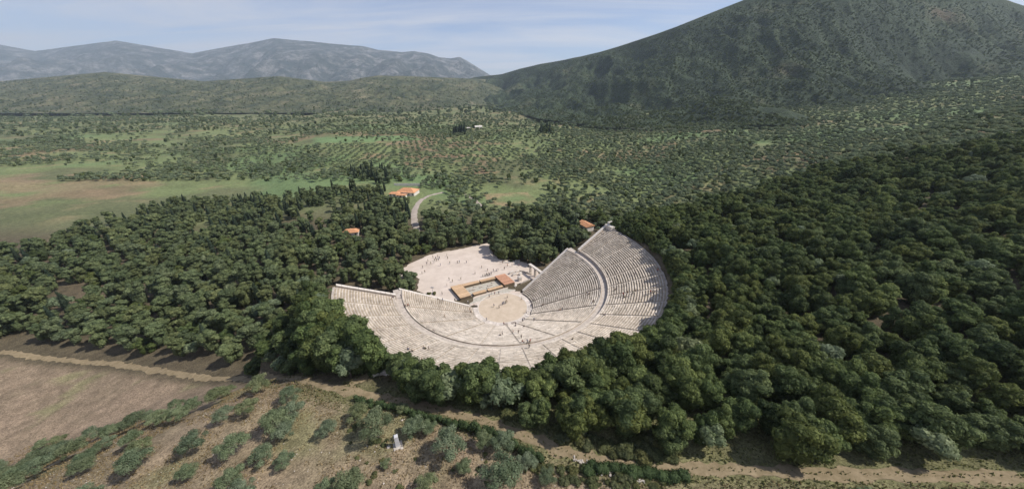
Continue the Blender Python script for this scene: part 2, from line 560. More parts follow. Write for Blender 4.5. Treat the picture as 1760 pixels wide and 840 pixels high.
def strip(name, centre, width, mat, lift=0.06, edge=0.3, step=1.5, cross=5):
    """a strip of road that follows the ground"""
    c = np.array(centre)[:, :2]
    s = np.concatenate([[0], np.cumsum(np.linalg.norm(np.diff(c, axis=0), axis=1))])
    t = np.arange(0, s[-1], step)
    # smooth the polyline
    X = np.interp(t, s, c[:, 0]); Y = np.interp(t, s, c[:, 1])
    k = np.ones(5) / 5
    if len(t) > 12:
        X[2:-2] = np.convolve(X, k, 'valid'); Y[2:-2] = np.convolve(Y, k, 'valid')
    dx = np.gradient(X); dy = np.gradient(Y); L = np.hypot(dx, dy) + 1e-9
    nxv, nyv = -dy / L, dx / L
    V = []
    wd = np.interp(np.linspace(0, 1, len(t)), np.linspace(0, 1, len(np.atleast_1d(width))) if np.ndim(width) else [0, 1], width if np.ndim(width) else [width, width])
    for i in range(len(t)):
        for j in range(cross):
            q = (j / (cross - 1) - 0.5) * wd[i]
            if j in (0, cross - 1): q += RNG.normal(0, edge)
            x = X[i] + nxv[i] * q; y = Y[i] + nyv[i] * q
            V.append((x, y, float(gz(x, y)) + (lift if 0 < j < cross - 1 else 0.02)))
    Fq = [(i * cross + j + 1, i * cross + j, (i + 1) * cross + j, (i + 1) * cross + j + 1) for i in range(len(t) - 1) for j in range(cross - 1)]
    me = mesh_np(name, V, Fq, True)
    return tag(link(name, me, mat), kind='structure')

strip('dirt_path', PATH, 2.1, M['dirt'], 0.07, 0.35, 1.2, 7)
spur = [hit(601, 660), hit(620, 652), hit(636, 642), hit(650, 636)]
strip('dirt_track', spur, 2.4, M['dirt'], 0.07, 0.3, 1.0, 5)
road = [at(*q, 0.0) for q in [(719, 408), (716, 396), (712, 380), (711, 366), (717, 352), (727, 341), (742, 334), (762, 330)]]
strip('gravel_road', road, [3.6, 4.4, 4.6, 3.6, 3.0], M['road_dust'], 0.12, 0.3, 2.0, 5)
road2 = [at(*q, 0.0) for q in [(800, 333), (812, 340), (822, 350), (830, 356)]]
strip('gravel_lane', road2, 3.0, M['road_dust'], 0.12, 0.3, 2.0, 5)

PLAZA = [(690, 463), (706, 452), (730, 441), (752, 434), (775, 431), (800, 426), (818, 421), (842, 417), (846, 436), (856, 445), (880, 447), (905, 452), (913, 466), (906, 492), (900, 505), (880, 520), (840, 526), (812, 523), (790, 519), (762, 514), (735, 507), (716, 499), (722, 480), (712, 470)]
PLAZA_XY = [at(u, v, 0.0) for u, v in PLAZA]
sheet('gravel_square', PLAZA_XY, M['gravel'], 0.02, 0.35, 1.5)
sheet('forecourt', [to_xy(*q) for q in [(-25, 7.6), (-12.6, 6.4), (0, 8), (12.6, 6.3), (25, 7.4), (29, 24), (16, 27), (-10, 27), (-27, 25)]], M['gravel'], 0.012, 0.15, 1.5)
sheet('side_path', [at(u, v, 0) for u, v in [(670, 474), (690, 463), (712, 470), (700, 476), (686, 480)]], M['gravel'], 0.024, 0.2, 1.5)
ring = lambda r, n=96: [(r * math.cos(2 * math.pi * i / n), r * math.sin(2 * math.pi * i / n)) for i in range(n)]
sheet('orchestra_ground', ring(10.1), M['sand'], 0.06, 0.0, 9)
# ------------------------------------------------------------------ the theatre
theatre = tag(empty('ancient_theatre'), 'pale stone open-air theatre of curved seat rows around a round sand floor', 'theatre')

def stone(name, me, mat, parent):
    if 'tint' not in me.color_attributes and mat in (M['limestone'], M['paving'], M['plank_tan'], M['plank_red'], M['roof_tile']):
        col_attr(me, 'tint', np.ones(len(me.vertices)))
    return link(name, me, mat, parent)

def seat_block(r, a0, a1, z, dr, dz, V, F, T):
    """one block of a seat row from angle a0 to a1 (theatre frame)"""
    jz = random.gauss(0, 0.014); jr = random.gauss(0, 0.022); tilt = random.gauss(0, 0.012)
    if random.random() < 0.035: jz -= random.uniform(0.04, 0.16)
    t = random.gauss(1.0, 0.085)
    if random.random() < 0.05: t *= 0.78
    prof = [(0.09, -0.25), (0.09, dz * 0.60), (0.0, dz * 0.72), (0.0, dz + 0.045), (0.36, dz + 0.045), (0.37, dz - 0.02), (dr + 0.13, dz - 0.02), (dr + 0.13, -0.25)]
    n = len(V); k = len(prof)
    for e, an in enumerate((a0, a1)):
        for pr, pz in prof:
            rr = r + pr + jr
            x, y = to_xy(rr * math.cos(an), rr * math.sin(an))
            V.append((x, y, z + pz + jz + (tilt if e else -tilt)))
            T.append((t, t, t) if (pz > dz and pr < 0.365) or (0 < pz < dz and pr < 0.2 and pz > dz * .65) else ((t * 0.70, t * 0.66, t * 0.59) if pz > dz * 0.8 else (t * 0.8, t * 0.78, t * 0.74)))  # earth-brown foot treads, darker undercuts: row shade strengthened in the colour
    for i in range(k - 1):
        F.append((n + i, n + i + 1, n + k + i + 1, n + k + i))
    F.append(tuple(n + i for i in reversed(range(k)))); F.append(tuple(n + k + i for i in range(k)))

def to_mesh(name, V, F, T=None):
    me = bpy.data.meshes.new(name); me.from_pydata(V, [], F); me.update()
    if T is not None: col_attr(me, 'tint', np.array(T))
    return me

def span(r, upper):
    p = phi_end(r, upper)
    return p, -math.pi - p            # from the right end down round to the left end

rows = []          # (area, wedge, V, F, T)
wedges = []
def tier(upper, n_rows, r0, dr, z0, dz, n_wedge, stair_w):
    for w in range(n_wedge):
        # the bank under one wedge
        V = []; F = []
        nseg = 8
        stops = [r0 + 0.15, r0 + n_rows * dr * 0.33, r0 + n_rows * dr * 0.66, r0 + n_rows * dr + 0.1]
        for r in stops:
            a, b2 = span(r, upper)
            for s in range(nseg + 1):
                an = a + (b2 - a) * (w + s / nseg) / n_wedge
                zt = z0 + (r - r0) / dr * dz - 0.34
                for zz in (zt, zt - 1.6):
                    x, y = to_xy(r * math.cos(an), r * math.sin(an)); V.append((x, y, zz))
        m2 = (nseg + 1) * 2
        for i in range(len(stops) - 1):
            for s in range(nseg):
                q = i * m2 + s * 2
                F.append((q, q + 2, q + m2 + 2, q + m2)); F.append((q + 1, q + m2 + 1, q + m2 + 3, q + 3))
        for s in range(nseg):
            q = s * 2; F.append((q, q + 1, q + 3, q + 2)); q = (len(stops) - 1) * m2 + s * 2; F.append((q, q + 2, q + 3, q + 1))
        for s in (0, nseg):
            for i in range(len(stops) - 1):
                q = i * m2 + s * 2; F.append((q, q + m2, q + m2 + 1, q + 1))
        wo = stone('seating_wedge', to_mesh('seating_wedge', V, F), M['bank_stone'], theatre)
        wedges.append(wo)
        for i in range(n_rows):
            r = r0 + i * dr
            a, b2 = span(r + dr * 0.5, upper)
            h = stair_w / 2 / r
            s0 = a + (b2 - a) * w / n_wedge - h; s1 = a + (b2 - a) * (w + 1) / n_wedge + h
            arc = abs(s1 - s0) * r
            nb = max(2, int(round(arc / 1.25)))
            cuts = [0] + sorted((k + random.uniform(-0.22, 0.22)) / nb for k in range(1, nb)) + [1]
            V, F, T = [], [], []
            for k in range(nb):
                e0 = s0 + (s1 - s0) * cuts[k]; e1 = s0 + (s1 - s0) * cuts[k + 1]
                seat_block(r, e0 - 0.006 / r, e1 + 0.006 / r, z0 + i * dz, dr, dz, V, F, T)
            Pn = np.array(V); uu, vv, _ = px(Pn)
            am = (s0 + s1) / 2; mx_, my_ = to_xy(r * math.cos(am), r * math.sin(am))
            face = mx_ / r                                       # rows facing the sunless side read best
            vis = (uu.min() < 1161) and (uu.max() > 601)
            area = (uu.max() - uu.min()) + (vv.max() - vv.min()) + 14 * face + (0 if vis else -500)
            if vv.mean() > 612 or (Pn[:, 2].mean() > 15 and am < -1.6 and vv.mean() > 575): area -= 200
            rows.append((area, wo, V, F, T))
tier(False, N_LO, R_LO, D_LO, Z_LO, H_LO, 12, 0.74)
tier(True, N_UP, R_UP, D_UP, Z_UP, H_UP, 22, 0.70)
rows.sort(key=lambda q: -q[0])
for area, wo, V, F, T in rows[:300]:
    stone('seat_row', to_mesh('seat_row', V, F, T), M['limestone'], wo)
V, F, T = [], [], []
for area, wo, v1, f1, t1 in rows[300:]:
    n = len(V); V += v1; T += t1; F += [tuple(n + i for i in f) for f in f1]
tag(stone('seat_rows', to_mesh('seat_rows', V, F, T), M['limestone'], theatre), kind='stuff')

# stairways between the wedges: two steps to each row
def stair(upper, n_rows, r0, dr, z0, dz, k, n_wedge, wd):
    mb = MB(); T = []
    for i in range(n_rows):
        for h in (0, 1):
            r = r0 + (i + 0.25 + 0.5 * h) * dr
            a, b2 = span(r, upper)
            an = a + (b2 - a) * k / n_wedge
            if k == 0: an -= (wd * 0.5 + 0.02) / r
            if k == n_wedge: an += (wd * 0.5 + 0.02) / r
            x, y = to_xy(r * math.cos(an), r * math.sin(an))
            zt = z0 + (i + 0.5 * h) * dz + dz * 0.25
            mb.box((x, y, zt - 0.25), (dr * 0.5 + 0.03, wd + 0.04, 0.5), an + AX, 0.012)
            t = random.gauss(0.86, 0.08); T += [t] * 8
    me = mb.mesh('stairway'); col_attr(me, 'tint', np.array(T))
    stone('stairway', me, M['limestone'], theatre)
for k in range(13): stair(False, N_LO, R_LO, D_LO, Z_LO, H_LO, k, 12, 0.74)
for k in range(23): stair(True, N_UP, R_UP, D_UP, Z_UP, H_UP, k, 22, 0.70)

def arc_wall(name, r0, r1, z0, z1, upper_ends, mat, parent=theatre, seg=120, jit=0.0, ext=0.0, zjit=0.0):
    V, F = [], []
    a, b2 = span((r0 + r1) / 2, upper_ends); a += ext; b2 -= ext
    for s in range(seg + 1):
        an = a + (b2 - a) * s / seg
        j = random.gauss(0, zjit)
        for r, z in ((r0, z0), (r0 + random.gauss(0, jit), z1 + j), (r1, z1 + j), (r1, z0)):
            x, y = to_xy(r * math.cos(an), r * math.sin(an)); V.append((x, y, z))
    for s in range(seg):
        for e in range(4):
            q = s * 4; F.append((q + e, q + 4 + e, q + 4 + (e + 1) % 4, q + (e + 1) % 4))
    F.append((0, 1, 2, 3)); q = seg * 4; F.append((q + 3, q + 2, q + 1, q))
    return stone(name, to_mesh(name, V, F), mat, parent)

arc_wall('walkway', R_WALK + 0.05, R_UP - 0.55, Z_WALK - 1.6, Z_WALK + 0.03, False, M['wall_stone'], zjit=0.006)
pw = arc_wall('podium_wall', R_UP - 0.55, R_UP + 0.05, Z_WALK - 1.5, Z_UP + 0.12, True, M['wall_stone'], zjit=0.03, jit=0.02)
# top slabs of the podium, one by one
def slab_ring(r0, r1, z, th, n, upper, parent, name, mat, lo=0.0, hi=1.0, miss=0.0):
    a, b2 = span((r0 + r1) / 2, upper)
    for k in range(n):
        if not (lo <= k / n < hi) or random.random() < miss: continue
        V, F = [], []
        e0 = a + (b2 - a) * (k + 0.03) / n; e1 = a + (b2 - a) * (k + 0.97) / n
        j = random.gauss(0, 0.015); jr = random.gauss(0, 0.02)
        for an in (e0, e1):
            for r, zz in ((r0 + jr, z - th), (r0 + jr, z + j), (r1 + jr, z + j), (r1 + jr, z - th)):
                x, y = to_xy(r * math.cos(an), r * math.sin(an)); V.append((x, y, zz))
        F = [(e, (e + 1) % 4, 4 + (e + 1) % 4, 4 + e) for e in range(4)] + [(3, 2, 1, 0), (4, 5, 6, 7)]
        me = to_mesh(name, V, F); col_attr(me, 'tint', np.full(8, random.gauss(1, 0.07)))
        link(name, me, mat, parent)
slab_ring(R_UP - 0.62, R_UP - 0.12, Z_UP + 0.22, 0.12, 66, True, pw, 'coping_slab', M['limestone'], miss=0.06)
rim = arc_wall('rim_wall', R_RIM + 0.1, R_RIM + 0.75, Z_RIM - 2.5, Z_RIM + 0.12, True, M['wall_stone'], zjit=0.06, jit=0.05)
# back row of seats of honour in front of the walkway
arc_wall('seat_back', R_WALK - 0.30, R_WALK - 0.10, Z_WALK - 0.3, Z_WALK + 0.40, False, M['limestone'], zjit=0.05, jit=0.02)
# ring of paving slabs round the sand
kerb = arc_wall('orchestra_kerb', 10.1, 10.5, -0.4, 0.10, False, M['coping'], seg=96)
V, F = [], []
for s in range(97):
    an = 2 * math.pi * s / 96
    for r, z in ((10.1, -0.4), (10.1, 0.10), (10.5, 0.10), (10.5, -0.4)):
        V.append((r * math.cos(an), r * math.sin(an), z))
for s in range(96):
    for e in range(4):
        q = s * 4; F.append((q + e, q + 4 + e, q + 4 + (e + 1) % 4, q + (e + 1) % 4))
kerb.data = to_mesh('orchestra_kerb', V, F); kerb.data.materials.append(M['coping'])
chan = arc_wall('channel_floor', 10.5, 12.7, -0.5, 0.0, False, M['bank_stone'], seg=80)
slab_ring(10.56, 12.25, 0.085, 0.2, 30, False, chan, 'paving_slab', M['paving'], miss=0.05)

# wing walls along both open ends, lower and upper, with pale coping stones
def wing_wall(side, upper, u0, u1, top0, top1, cname):
    th = 1.0
    n = 10
    V, F = [], []
    for i in range(n + 1):
        u = u0 + (u1 - u0) * i / n
        v0 = wing(u, upper) + 0.02
        zt = top0 + (top1 - top0) * i / n
        for vv_, z in ((v0, -1.0), (v0, zt), (v0 + th, zt), (v0 + th, -1.0)):
            x, y = to_xy(side * u, vv_); V.append((x, y, z))
    for i in range(n):
        for e in range(4):
            q = i * 4; F.append((q + e, q + 4 + e, q + 4 + (e + 1) % 4, q + (e + 1) % 4))
    F.append((0, 1, 2, 3)); q = n * 4; F.append((q + 3, q + 2, q + 1, q))
    wo = stone('wing_wall', to_mesh('wing_wall', V, F), M['wall_stone'], theatre)
    L = u1 - u0; nst = int(L / 1.6)
    slope = (top1 - top0) / L
    for i in range(nst):
        ua = u0 + L * (i + 0.02) / nst; ub = u0 + L * (i + 0.98) / nst
        V = []
        j = random.gauss(0, 0.02)
        for u in (ua, ub):
            v0 = wing(u, upper) - 0.06; zt = top0 + slope * (u - u0) + 0.01 + j
            for vv_, z in ((v0, zt), (v0, zt + 0.24), (v0 + th + 0.14, zt + 0.24), (v0 + th + 0.14, zt)):
                x, y = to_xy(side * u, vv_); V.append((x, y, z))
        F = [(e, (e + 1) % 4, 4 + (e + 1) % 4, 4 + e) for e in range(4)] + [(3, 2, 1, 0), (4, 5, 6, 7)]
        link('coping_stone', to_mesh('coping_stone', V, F), M['coping'], wo)
    return wo
for sd in (1, -1):
    wing_wall(sd, False, 12.4, 38.2, 0.9, Z_WALK + 0.25, 'lower')
    wing_wall(sd, True, 40.0, 57.6, Z_UP + 0.5, Z_RIM + 0.5, 'upper')
    # landing that closes the walkway between the two walls
    mb = MB()
    V = []
    pts = [(38.2, wing(38.2, False) + 1.0), (38.2, 0.5), (40.4, 0.5), (40.4, wing(38.2, False) + 1.0)]
    for z in (-1.0, Z_WALK + 0.01):
        for u, v_ in pts:
            x, y = to_xy(sd * u, v_); V.append((x, y, z))
    mb.poly(V, [(0, 1, 2, 3), (4, 5, 6, 7), (0, 1, 5, 4), (1, 2, 6, 5), (2, 3, 7, 6), (3, 0, 4, 7)])
    mb.build('walkway_landing', M['wall_stone'], theatre)
# ruined corner tower at the top of the right wing
def corner_block(sd):
    o = []
    for (u, v_, du, dv, z0, z1) in ((58.4, 5.3, 2.2, 4.6, 8, Z_RIM + 1.5), (61.2, 7.4, 4.2, 0.9, 8, Z_RIM + 2.3), (63.0, 5.6, 0.9, 3.0, 8, Z_RIM + 1.7)):
        mb = MB(); x, y = to_xy(sd * u, v_)
        mb.box((x, y, (z0 + z1) / 2), (du, dv, z1 - z0), AX, 0.06)
        o.append(mb.build('corner_wall', M['coping'], theatre))
    mb = MB(); x, y = to_xy(sd * 61.0, 4.6); mb.box((x, y, Z_RIM - 1.4), (4.0, 4.2, 3.0), AX, 0.05)
    mb.build('corner_floor', M['paving' if False else 'wall_stone'], theatre)
corner_block(1)

# ------------------------------------------------------------------ gate of the right side passage
gate = tag(empty('stone_gateway', (*to_xy(0, 0), 0)), 'grey stone gateway of three pillars under a long lintel beside the right wing', 'gateway')
gA, gB = hit(915, 478), hit(935, 486)
gA = np.array([12.9, 27.6, 0]); gB = np.array([18.4, 19.2, 0])
gate.location = (gA + gB) / 2
gdir = math.atan2(gB[1] - gA[1], gB[0] - gA[0]); gl = np.linalg.norm((gB - gA)[:2])
gate.rotation_euler = (0, 0, gdir)
for t in (-0.5, -0.12, 0.48):
    mb = MB(); mb.box((t * gl, 0, 2.0), (0.75, 0.95, 4.0), 0, 0.03, 0.9); mb.box((t * gl, 0, 4.12), (1.0, 1.1, 0.26), 0, 0.02)
    mb.build('pillar', M['wall_stone'], gate)
mb = MB(); mb.box((0, 0, 4.5), (gl + 1.4, 1.15, 0.5), 0, 0.03); mb.box((0, 0, 4.83), (gl + 1.7, 1.4, 0.2), 0, 0.02); mb.build('lintel', M['coping'], gate)
mb = MB(); mb.box((0.16 * gl, 0, 0.2), (0.5 * gl, 1.0, 0.4), 0, 0.02); mb.build('threshold', M['wall_stone'], gate)

# ------------------------------------------------------------------ wooden covers over the stage ruins
sA, sB = np.array([-24.0, 13.3]), np.array([-18.2, 4.2])
sC, sD = np.array([5.3, 16.5]), np.array([0.3, 24.4])
stage = tag(empty('wooden_stage', (*((sA + sC) / 2), 0)), 'low orange plank platforms framing the grey stage ruins beside the round floor', 'stage')
def sp(s, t, z=0.0):
    a = sA + (sD - sA) * s; b2 = sB + (sC - sB) * s
    p = a + (b2 - a) * t - (sA + sC) / 2
    return (p[0], p[1], z)
def deck(name, s0, s1, t0, t1, zt, mat, along, n, gap=0.012):
    """platform with a skirt and separate planks on top"""
    fr = MB()
    e = 0.004
    q = [sp(s0 + e, t0 + e), sp(s1 - e, t0 + e), sp(s1 - e, t1 - e), sp(s0 + e, t1 - e)]
    V = [(x, y, -0.1) for x, y, _ in q] + [(x, y, zt - 0.06) for x, y, _ in q]
    fr.poly(V, [(3, 2, 1, 0), (4, 5, 6, 7), (0, 1, 5, 4), (1, 2, 6, 5), (2, 3, 7, 6), (3, 0, 4, 7)])
    d = fr.build(name, M['timber'], stage)
    for k in range(n):
        if along == 's': a0, a1, b0, b1 = s0, s1, t0 + (t1 - t0) * (k + gap) / n, t0 + (t1 - t0) * (k + 1 - gap) / n
        else: a0, a1, b0, b1 = s0 + (s1 - s0) * (k + gap) / n, s0 + (s1 - s0) * (k + 1 - gap) / n, t0, t1
        j = random.gauss(0, 0.012)
        q = [sp(a0, b0), sp(a1, b0), sp(a1, b1), sp(a0, b1)]
        V = [(x, y, zt - 0.05 + j) for x, y, _ in q] + [(x, y, zt + j) for x, y, _ in q]
        mb = MB(); mb.poly(V, [(3, 2, 1, 0), (4, 5, 6, 7), (0, 1, 5, 4), (1, 2, 6, 5), (2, 3, 7, 6), (3, 0, 4, 7)])
        me = mb.mesh('plank'); col_attr(me, 'tint', np.full(8, random.gauss(1, 0.12)))
        link('plank', me, mat, d)
deck('left_deck', 0.0, 0.19, 0.0, 1.0, 1.45, M['plank_tan'], 's', 7)
deck('right_deck', 0.80, 1.0, 0.02, 0.98, 1.75, M['plank_red'], 's', 7)
deck('rear_walk', 0.195, 0.49, 0.0, 0.2, 1.35, M['plank_tan'], 's', 3)
deck('rear_walk', 0.51, 0.795, 0.0, 0.2, 1.35, M['plank_tan'], 's', 3)
deck('front_walk', 0.24, 0.47, 0.80, 0.97, 1.0, M['plank_tan'], 's', 3)
deck('front_walk', 0.50, 0.78, 0.80, 0.97, 1.0, M['plank_tan'], 's', 3)
fl = MB(); q = [sp(0.19, 0.2), sp(0.80, 0.2), sp(0.80, 0.8), sp(0.19, 0.8)]
fl.poly([(x, y, 0.14) for x, y, _ in q], [(0, 3, 2, 1)]); fl.build('ruin_floor', M['stage_floor'], stage)
for s, t, ds in ((0.30, 0.5, 2.4), (0.46, 0.45, 1.5), (0.62, 0.5, 2.2), (0.70, 0.32, 1.0), (0.38, 0.3, 1.2), (0.55, 0.65, 1.0)):
    mb = MB(); x, y, _ = sp(s, t); mb.box((x, y, 0.35), (ds, 0.5, 0.45), AX + random.choice((0, 1.57)), 0.05); mb.build('foundation_stone', M['wall_stone'], stage)
# grass verge and kerb line in front of the covers
verge = [sp(0.0, 1.08), sp(1.22, 1.0), sp(1.26, 1.34), sp(0.05, 1.38)]
off = (sA + sC) / 2
sheet('verge', [(x + off[0], y + off[1]) for x, y, _ in verge], M['stage_floor'], 0.05, 0.12, 1.0)
kb = tag(empty('stage_kerb', (*off, 0)), 'thin pale stone kerb line between the stage and the round floor', 'kerb')
for k in range(16):
    mb = MB(); s = 0.03 + 1.2 * k / 16
    x, y, _ = sp(s + 0.036, 1.40 - 0.03 * k / 16); mb.box((x, y, 0.08), (1.86, 0.34, 0.26), AX + 0.01, 0.02); mb.build('kerb_stone', M['coping'], kb)
# loose marble blocks right of the stage
def blocks(pxs, group, lab):
    for i, (u, v, a, b2, h) in enumerate(pxs):
        p = at(u, v, 0.0)
        mb = MB(); mb.box((0, 0, h / 2), (a, b2, h), 0, 0.07); mb.box((a * .1, 0, h + 0.1), (a * .8, b2 * .7, 0.24), 0.1, 0.05)
        o = mb.build('stone_block', M['coping'], None, (p[0], p[1], 0.0)); o.rotation_euler = (0, 0, AX + random.choice((0, 0.6, 1.3)))
        tag(o, lab[i], 'stone block', group)
blocks([(879, 470, 2.4, 1.0, 1.0), (884, 473, 2.2, 1.0, 0.9), (889, 468, 2.0, 0.8, 0.8), (894, 472, 2.0, 1.2, 1.0), (886, 492, 1.5, 0.8, 0.6), (893, 482, 1.6, 1.6, 2.0)], 'marble blocks beside the stage',
       ['longest pale marble block at the right end of the stage', 'second pale marble block behind the right plank platform', 'low pale marble block nearest the shrubs behind the stage', 'broad pale marble block left of the gateway', 'small white marble block lying before the right plank platform', 'tall dark-sided stone block between stage and gateway'])
# low broken walls by the gate
for i, (a, b2, lab) in enumerate([((893, 466), (914, 472), 'low ruined stone wall leading to the gateway from the left'), ((894, 488), (911, 481), 'low ruined stone wall running from the stage to the right wing')]):
    p, q = at(*a, 0.0), at(*b2, 0.0); L = np.linalg.norm(q - p)
    w = tag(empty('low_wall', (*((p + q) / 2)[:2], 0)), lab, 'wall'); w.rotation_euler = (0, 0, math.atan2(q[1] - p[1], q[0] - p[0]))
    n = int(L / 0.9)
    for k in range(n):
        hh = random.uniform(0.5, 0.9)
        mb = MB(); mb.box((-L / 2 + L * (k + .5) / n, 0, hh / 2), (L / n * .97, 0.6, hh), 0, 0.03); mb.build('wall_stone', M['wall_stone'], w)
# curved kerb of the tree island at the back of the square
isl = tag(empty('island_kerb', (0, 0, 0)), 'curved pale kerb round the dark trees at the back of the square', 'kerb')
ic = [at(u, v, 0.0) for u, v in [(843, 428), (842, 434), (844, 440), (849, 445), (856, 449), (866, 451), (876, 452)]]
for p, q in zip(ic[:-1], ic[1:]):
    mid = (p + q) / 2; L = np.linalg.norm(q - p); mb = MB()
    mb.box((mid[0], mid[1], 0.2), (L * 0.985, 0.5, 0.5), math.atan2(q[1] - p[1], q[0] - p[0]), 0.01); mb.build('kerb_stone', M['coping'], isl)
steps = tag(empty('stone_steps', (*at(888, 452, 0)[:2], 0), AX + 0.9), 'short flight of white striped stone steps behind the stage', 'steps')
for k in range(6):
    mb = MB(); mb.box((k * 0.55, 0, 0.06 + 0.04 * k), (0.42, 2.6, 0.14 + 0.08 * k), 0, 0.02); mb.build('step', M['paving' if False else 'coping'], steps)
# ------------------------------------------------------------------ hills and mountain: folded ground of real depth
def massif(name, sky, foot, us, mat, amp, rows_n=70, seed=0.0, ridge_noise=0.0, back=0.5, fine=1.0, profile=1.15, soft=5.0):
    """sky: (u, v, distance) along the crest; foot: (u, distance, z)"""
    sky = np.array(sky, float); foot = np.array(foot, float)
    su = np.interp(us, sky[:, 0], sky[:, 1]); sd_ = np.interp(us, sky[:, 0], sky[:, 2])
    fd = np.interp(us, foot[:, 0], foot[:, 1]); fz = np.interp(us, foot[:, 0], foot[:, 2])
    X = (us - 880) / FPX; Y = -(su - 420) / FPX
    dx, dy, dz = X, cP + Y * sP, -sP + Y * cP
    k = sd_ / dy
    top = np.stack([CAM[0] + dx * k, CAM[1] + dy * k, CAM[2] + dz * k], 1)
    ft = np.stack([CAM[0] + dx * fd / dy, CAM[1] + fd, fz], 1)
    V = []
    nb = rows_n // 4
    for i in range(-nb, rows_n + 1):
        s = i / rows_n
        if s >= 0:
            xy = top[:, :2] * (1 - s) + ft[:, :2] * s
            z = ft[:, 2] + (top[:, 2] - ft[:, 2]) * (1 - s) ** profile
        else:
            xy = top[:, :2] - (ft[:, :2] - top[:, :2]) * (-s) * back * 4
            z = top[:, 2] + (top[:, 2] - ft[:, 2]) * s * 2.6
        sc = amp * 3.2
        e = np.clip(abs(s) * soft, 0.02, 1) * np.clip((1 - s) * 4, 0, 1)
        n = fbm(xy[:, 0] / sc + seed, xy[:, 1] / sc + seed, 5, 0.55)
        rn = 0.5 - np.abs(fbm(xy[:, 0] / sc / 0.7 + seed + 7, xy[:, 1] / sc / 1.6, 5, 0.55)) * 2.2
        z = z + (n * 0.9 + (rn - 0.25) * 0.8 * fine) * amp * e
        V.append(np.stack([xy[:, 0], xy[:, 1], z], 1))
    V = np.array(V); a, b2 = V.shape[:2]
    id2 = np.arange(a * b2).reshape(a, b2)
    F = np.stack([id2[:-1, :-1], id2[1:, :-1], id2[1:, 1:], id2[:-1, 1:]], -1).reshape(-1, 4)
    o = link(name, mesh_np(name, V.reshape(-1, 3), F, True), mat)
    tag(o, kind='structure')
    return V

m, nt, b = new_mat('rock_mountain'); P = geo_pos(nt)
c = ramp(nt, nz(nt, 0.004, 9, 0.72, P), [(0.42, (0.04, 0.055, 0.05)), (0.52, (0.10, 0.105, 0.10)), (0.62, (0.30, 0.285, 0.27))])
c = mixc(nt, c, ramp(nt, nz(nt, 0.03, 6, 0.7, P), [(0.35, g3(0.6)), (0.65, g3(1.3))]), 0.8, 'MULTIPLY')
nt.links.new(c, b.inputs['Base Color']); bump(nt, b, nz(nt, 0.012, 9, 0.72, P), 1.0, 110); M['rock_mountain'] = m
m, nt, b = new_mat('maquis_hill'); P = geo_pos(nt)
c = ramp(nt, nz(nt, 0.006, 6, 0.65, P), [(0.38, (0.030, 0.046, 0.027)), (0.56, (0.052, 0.074, 0.038)), (0.66, (0.085, 0.092, 0.05)), (0.76, (0.15, 0.115, 0.075))])
c = mixc(nt, c, ramp(nt, nz(nt, 0.12, 5, 0.75, P), [(0.36, g3(0.62)), (0.64, g3(1.25))]), 0.9, 'MULTIPLY')
nt.links.new(c, b.inputs['Base Color']); bump(nt, b, nz(nt, 0.12, 5, 0.8, P), 1.0, 5); M['maquis_hill'] = m
m, nt, b = new_mat('dry_hill'); P = geo_pos(nt)
c = ramp(nt, nz(nt, 0.008, 7, 0.7, P), [(0.38, (0.050, 0.066, 0.038)), (0.54, (0.105, 0.112, 0.060)), (0.70, (0.22, 0.195, 0.12))])
c = mixc(nt, c, ramp(nt, nz(nt, 0.07, 6, 0.75, P), [(0.36, g3(0.42)), (0.6, g3(1.3))]), 0.85, 'MULTIPLY')
nt.links.new(c, b.inputs['Base Color']); bump(nt, b, nz(nt, 0.08, 5, 0.8, P), 1.0, 6); M['dry_hill'] = m

V_MT = massif('mountain', [(-500, 70, 8600), (-300, 95, 8600), (-100, 60, 8600), (60, 88, 8600), (200, 70, 8600), (330, 92, 8600), (470, 66, 8600), (560, 74, 8600), (601, 78, 8600), (625, 80, 8600), (650, 86, 8600), (690, 90, 8600), (712, 88, 8600), (735, 92, 8600), (755, 99, 8600), (775, 101, 8600), (790, 98, 8600), (803, 105, 8600), (825, 119, 8600), (845, 131, 8600), (880, 142, 8600), (960, 150, 8600)],
              [(-500, 5200, 20), (960, 5200, 20)], np.linspace(-500, 960, 520), M['rock_mountain'], 430, 120, 3.1, fine=1.6, soft=1.6)
V_DH = massif('dry_hill', [(-400, 142, 2400), (-200, 128, 2400), (0, 140, 2400), (180, 124, 2400), (350, 140, 2400), (480, 131, 2400), (560, 141, 2400), (601, 139, 2400), (622, 134, 2400), (650, 130, 2400), (700, 131, 2450), (750, 133, 2550), (800, 135, 2700), (840, 137, 2800), (866, 146, 2800), (920, 152, 2800)],
              [(-400, 1350, -6), (601, 1350, -4), (760, 1500, 0), (920, 2200, 2)], np.linspace(-400, 920, 480), M['dry_hill'], 46, 90, 1.7)
V_RH = massif('maquis_hill', [(790, 141, 3300), (815, 133, 3200), (840, 130, 3000), (862, 128, 2800), (895, 118, 2500), (930, 110, 2250), (960, 105, 2100), (1000, 97, 1900), (1030, 90, 1800), (1060, 81, 1700), (1100, 68, 1560), (1130, 58, 1480), (1161, 47, 1420), (1300, -8, 1320), (1450, -60, 1300), (1600, -40, 1350), (1760, 10, 1400), (2100, -20, 1400)],
              [(790, 2300, 0), (850, 1500, 2), (930, 980, 4), (1050, 720, 8), (1161, 620, 14), (1400, 540, 30), (2100, 520, 40)], np.linspace(790, 2100, 560), M['maquis_hill'], 84, 150, 5.3, profile=2.1, fine=1.3)

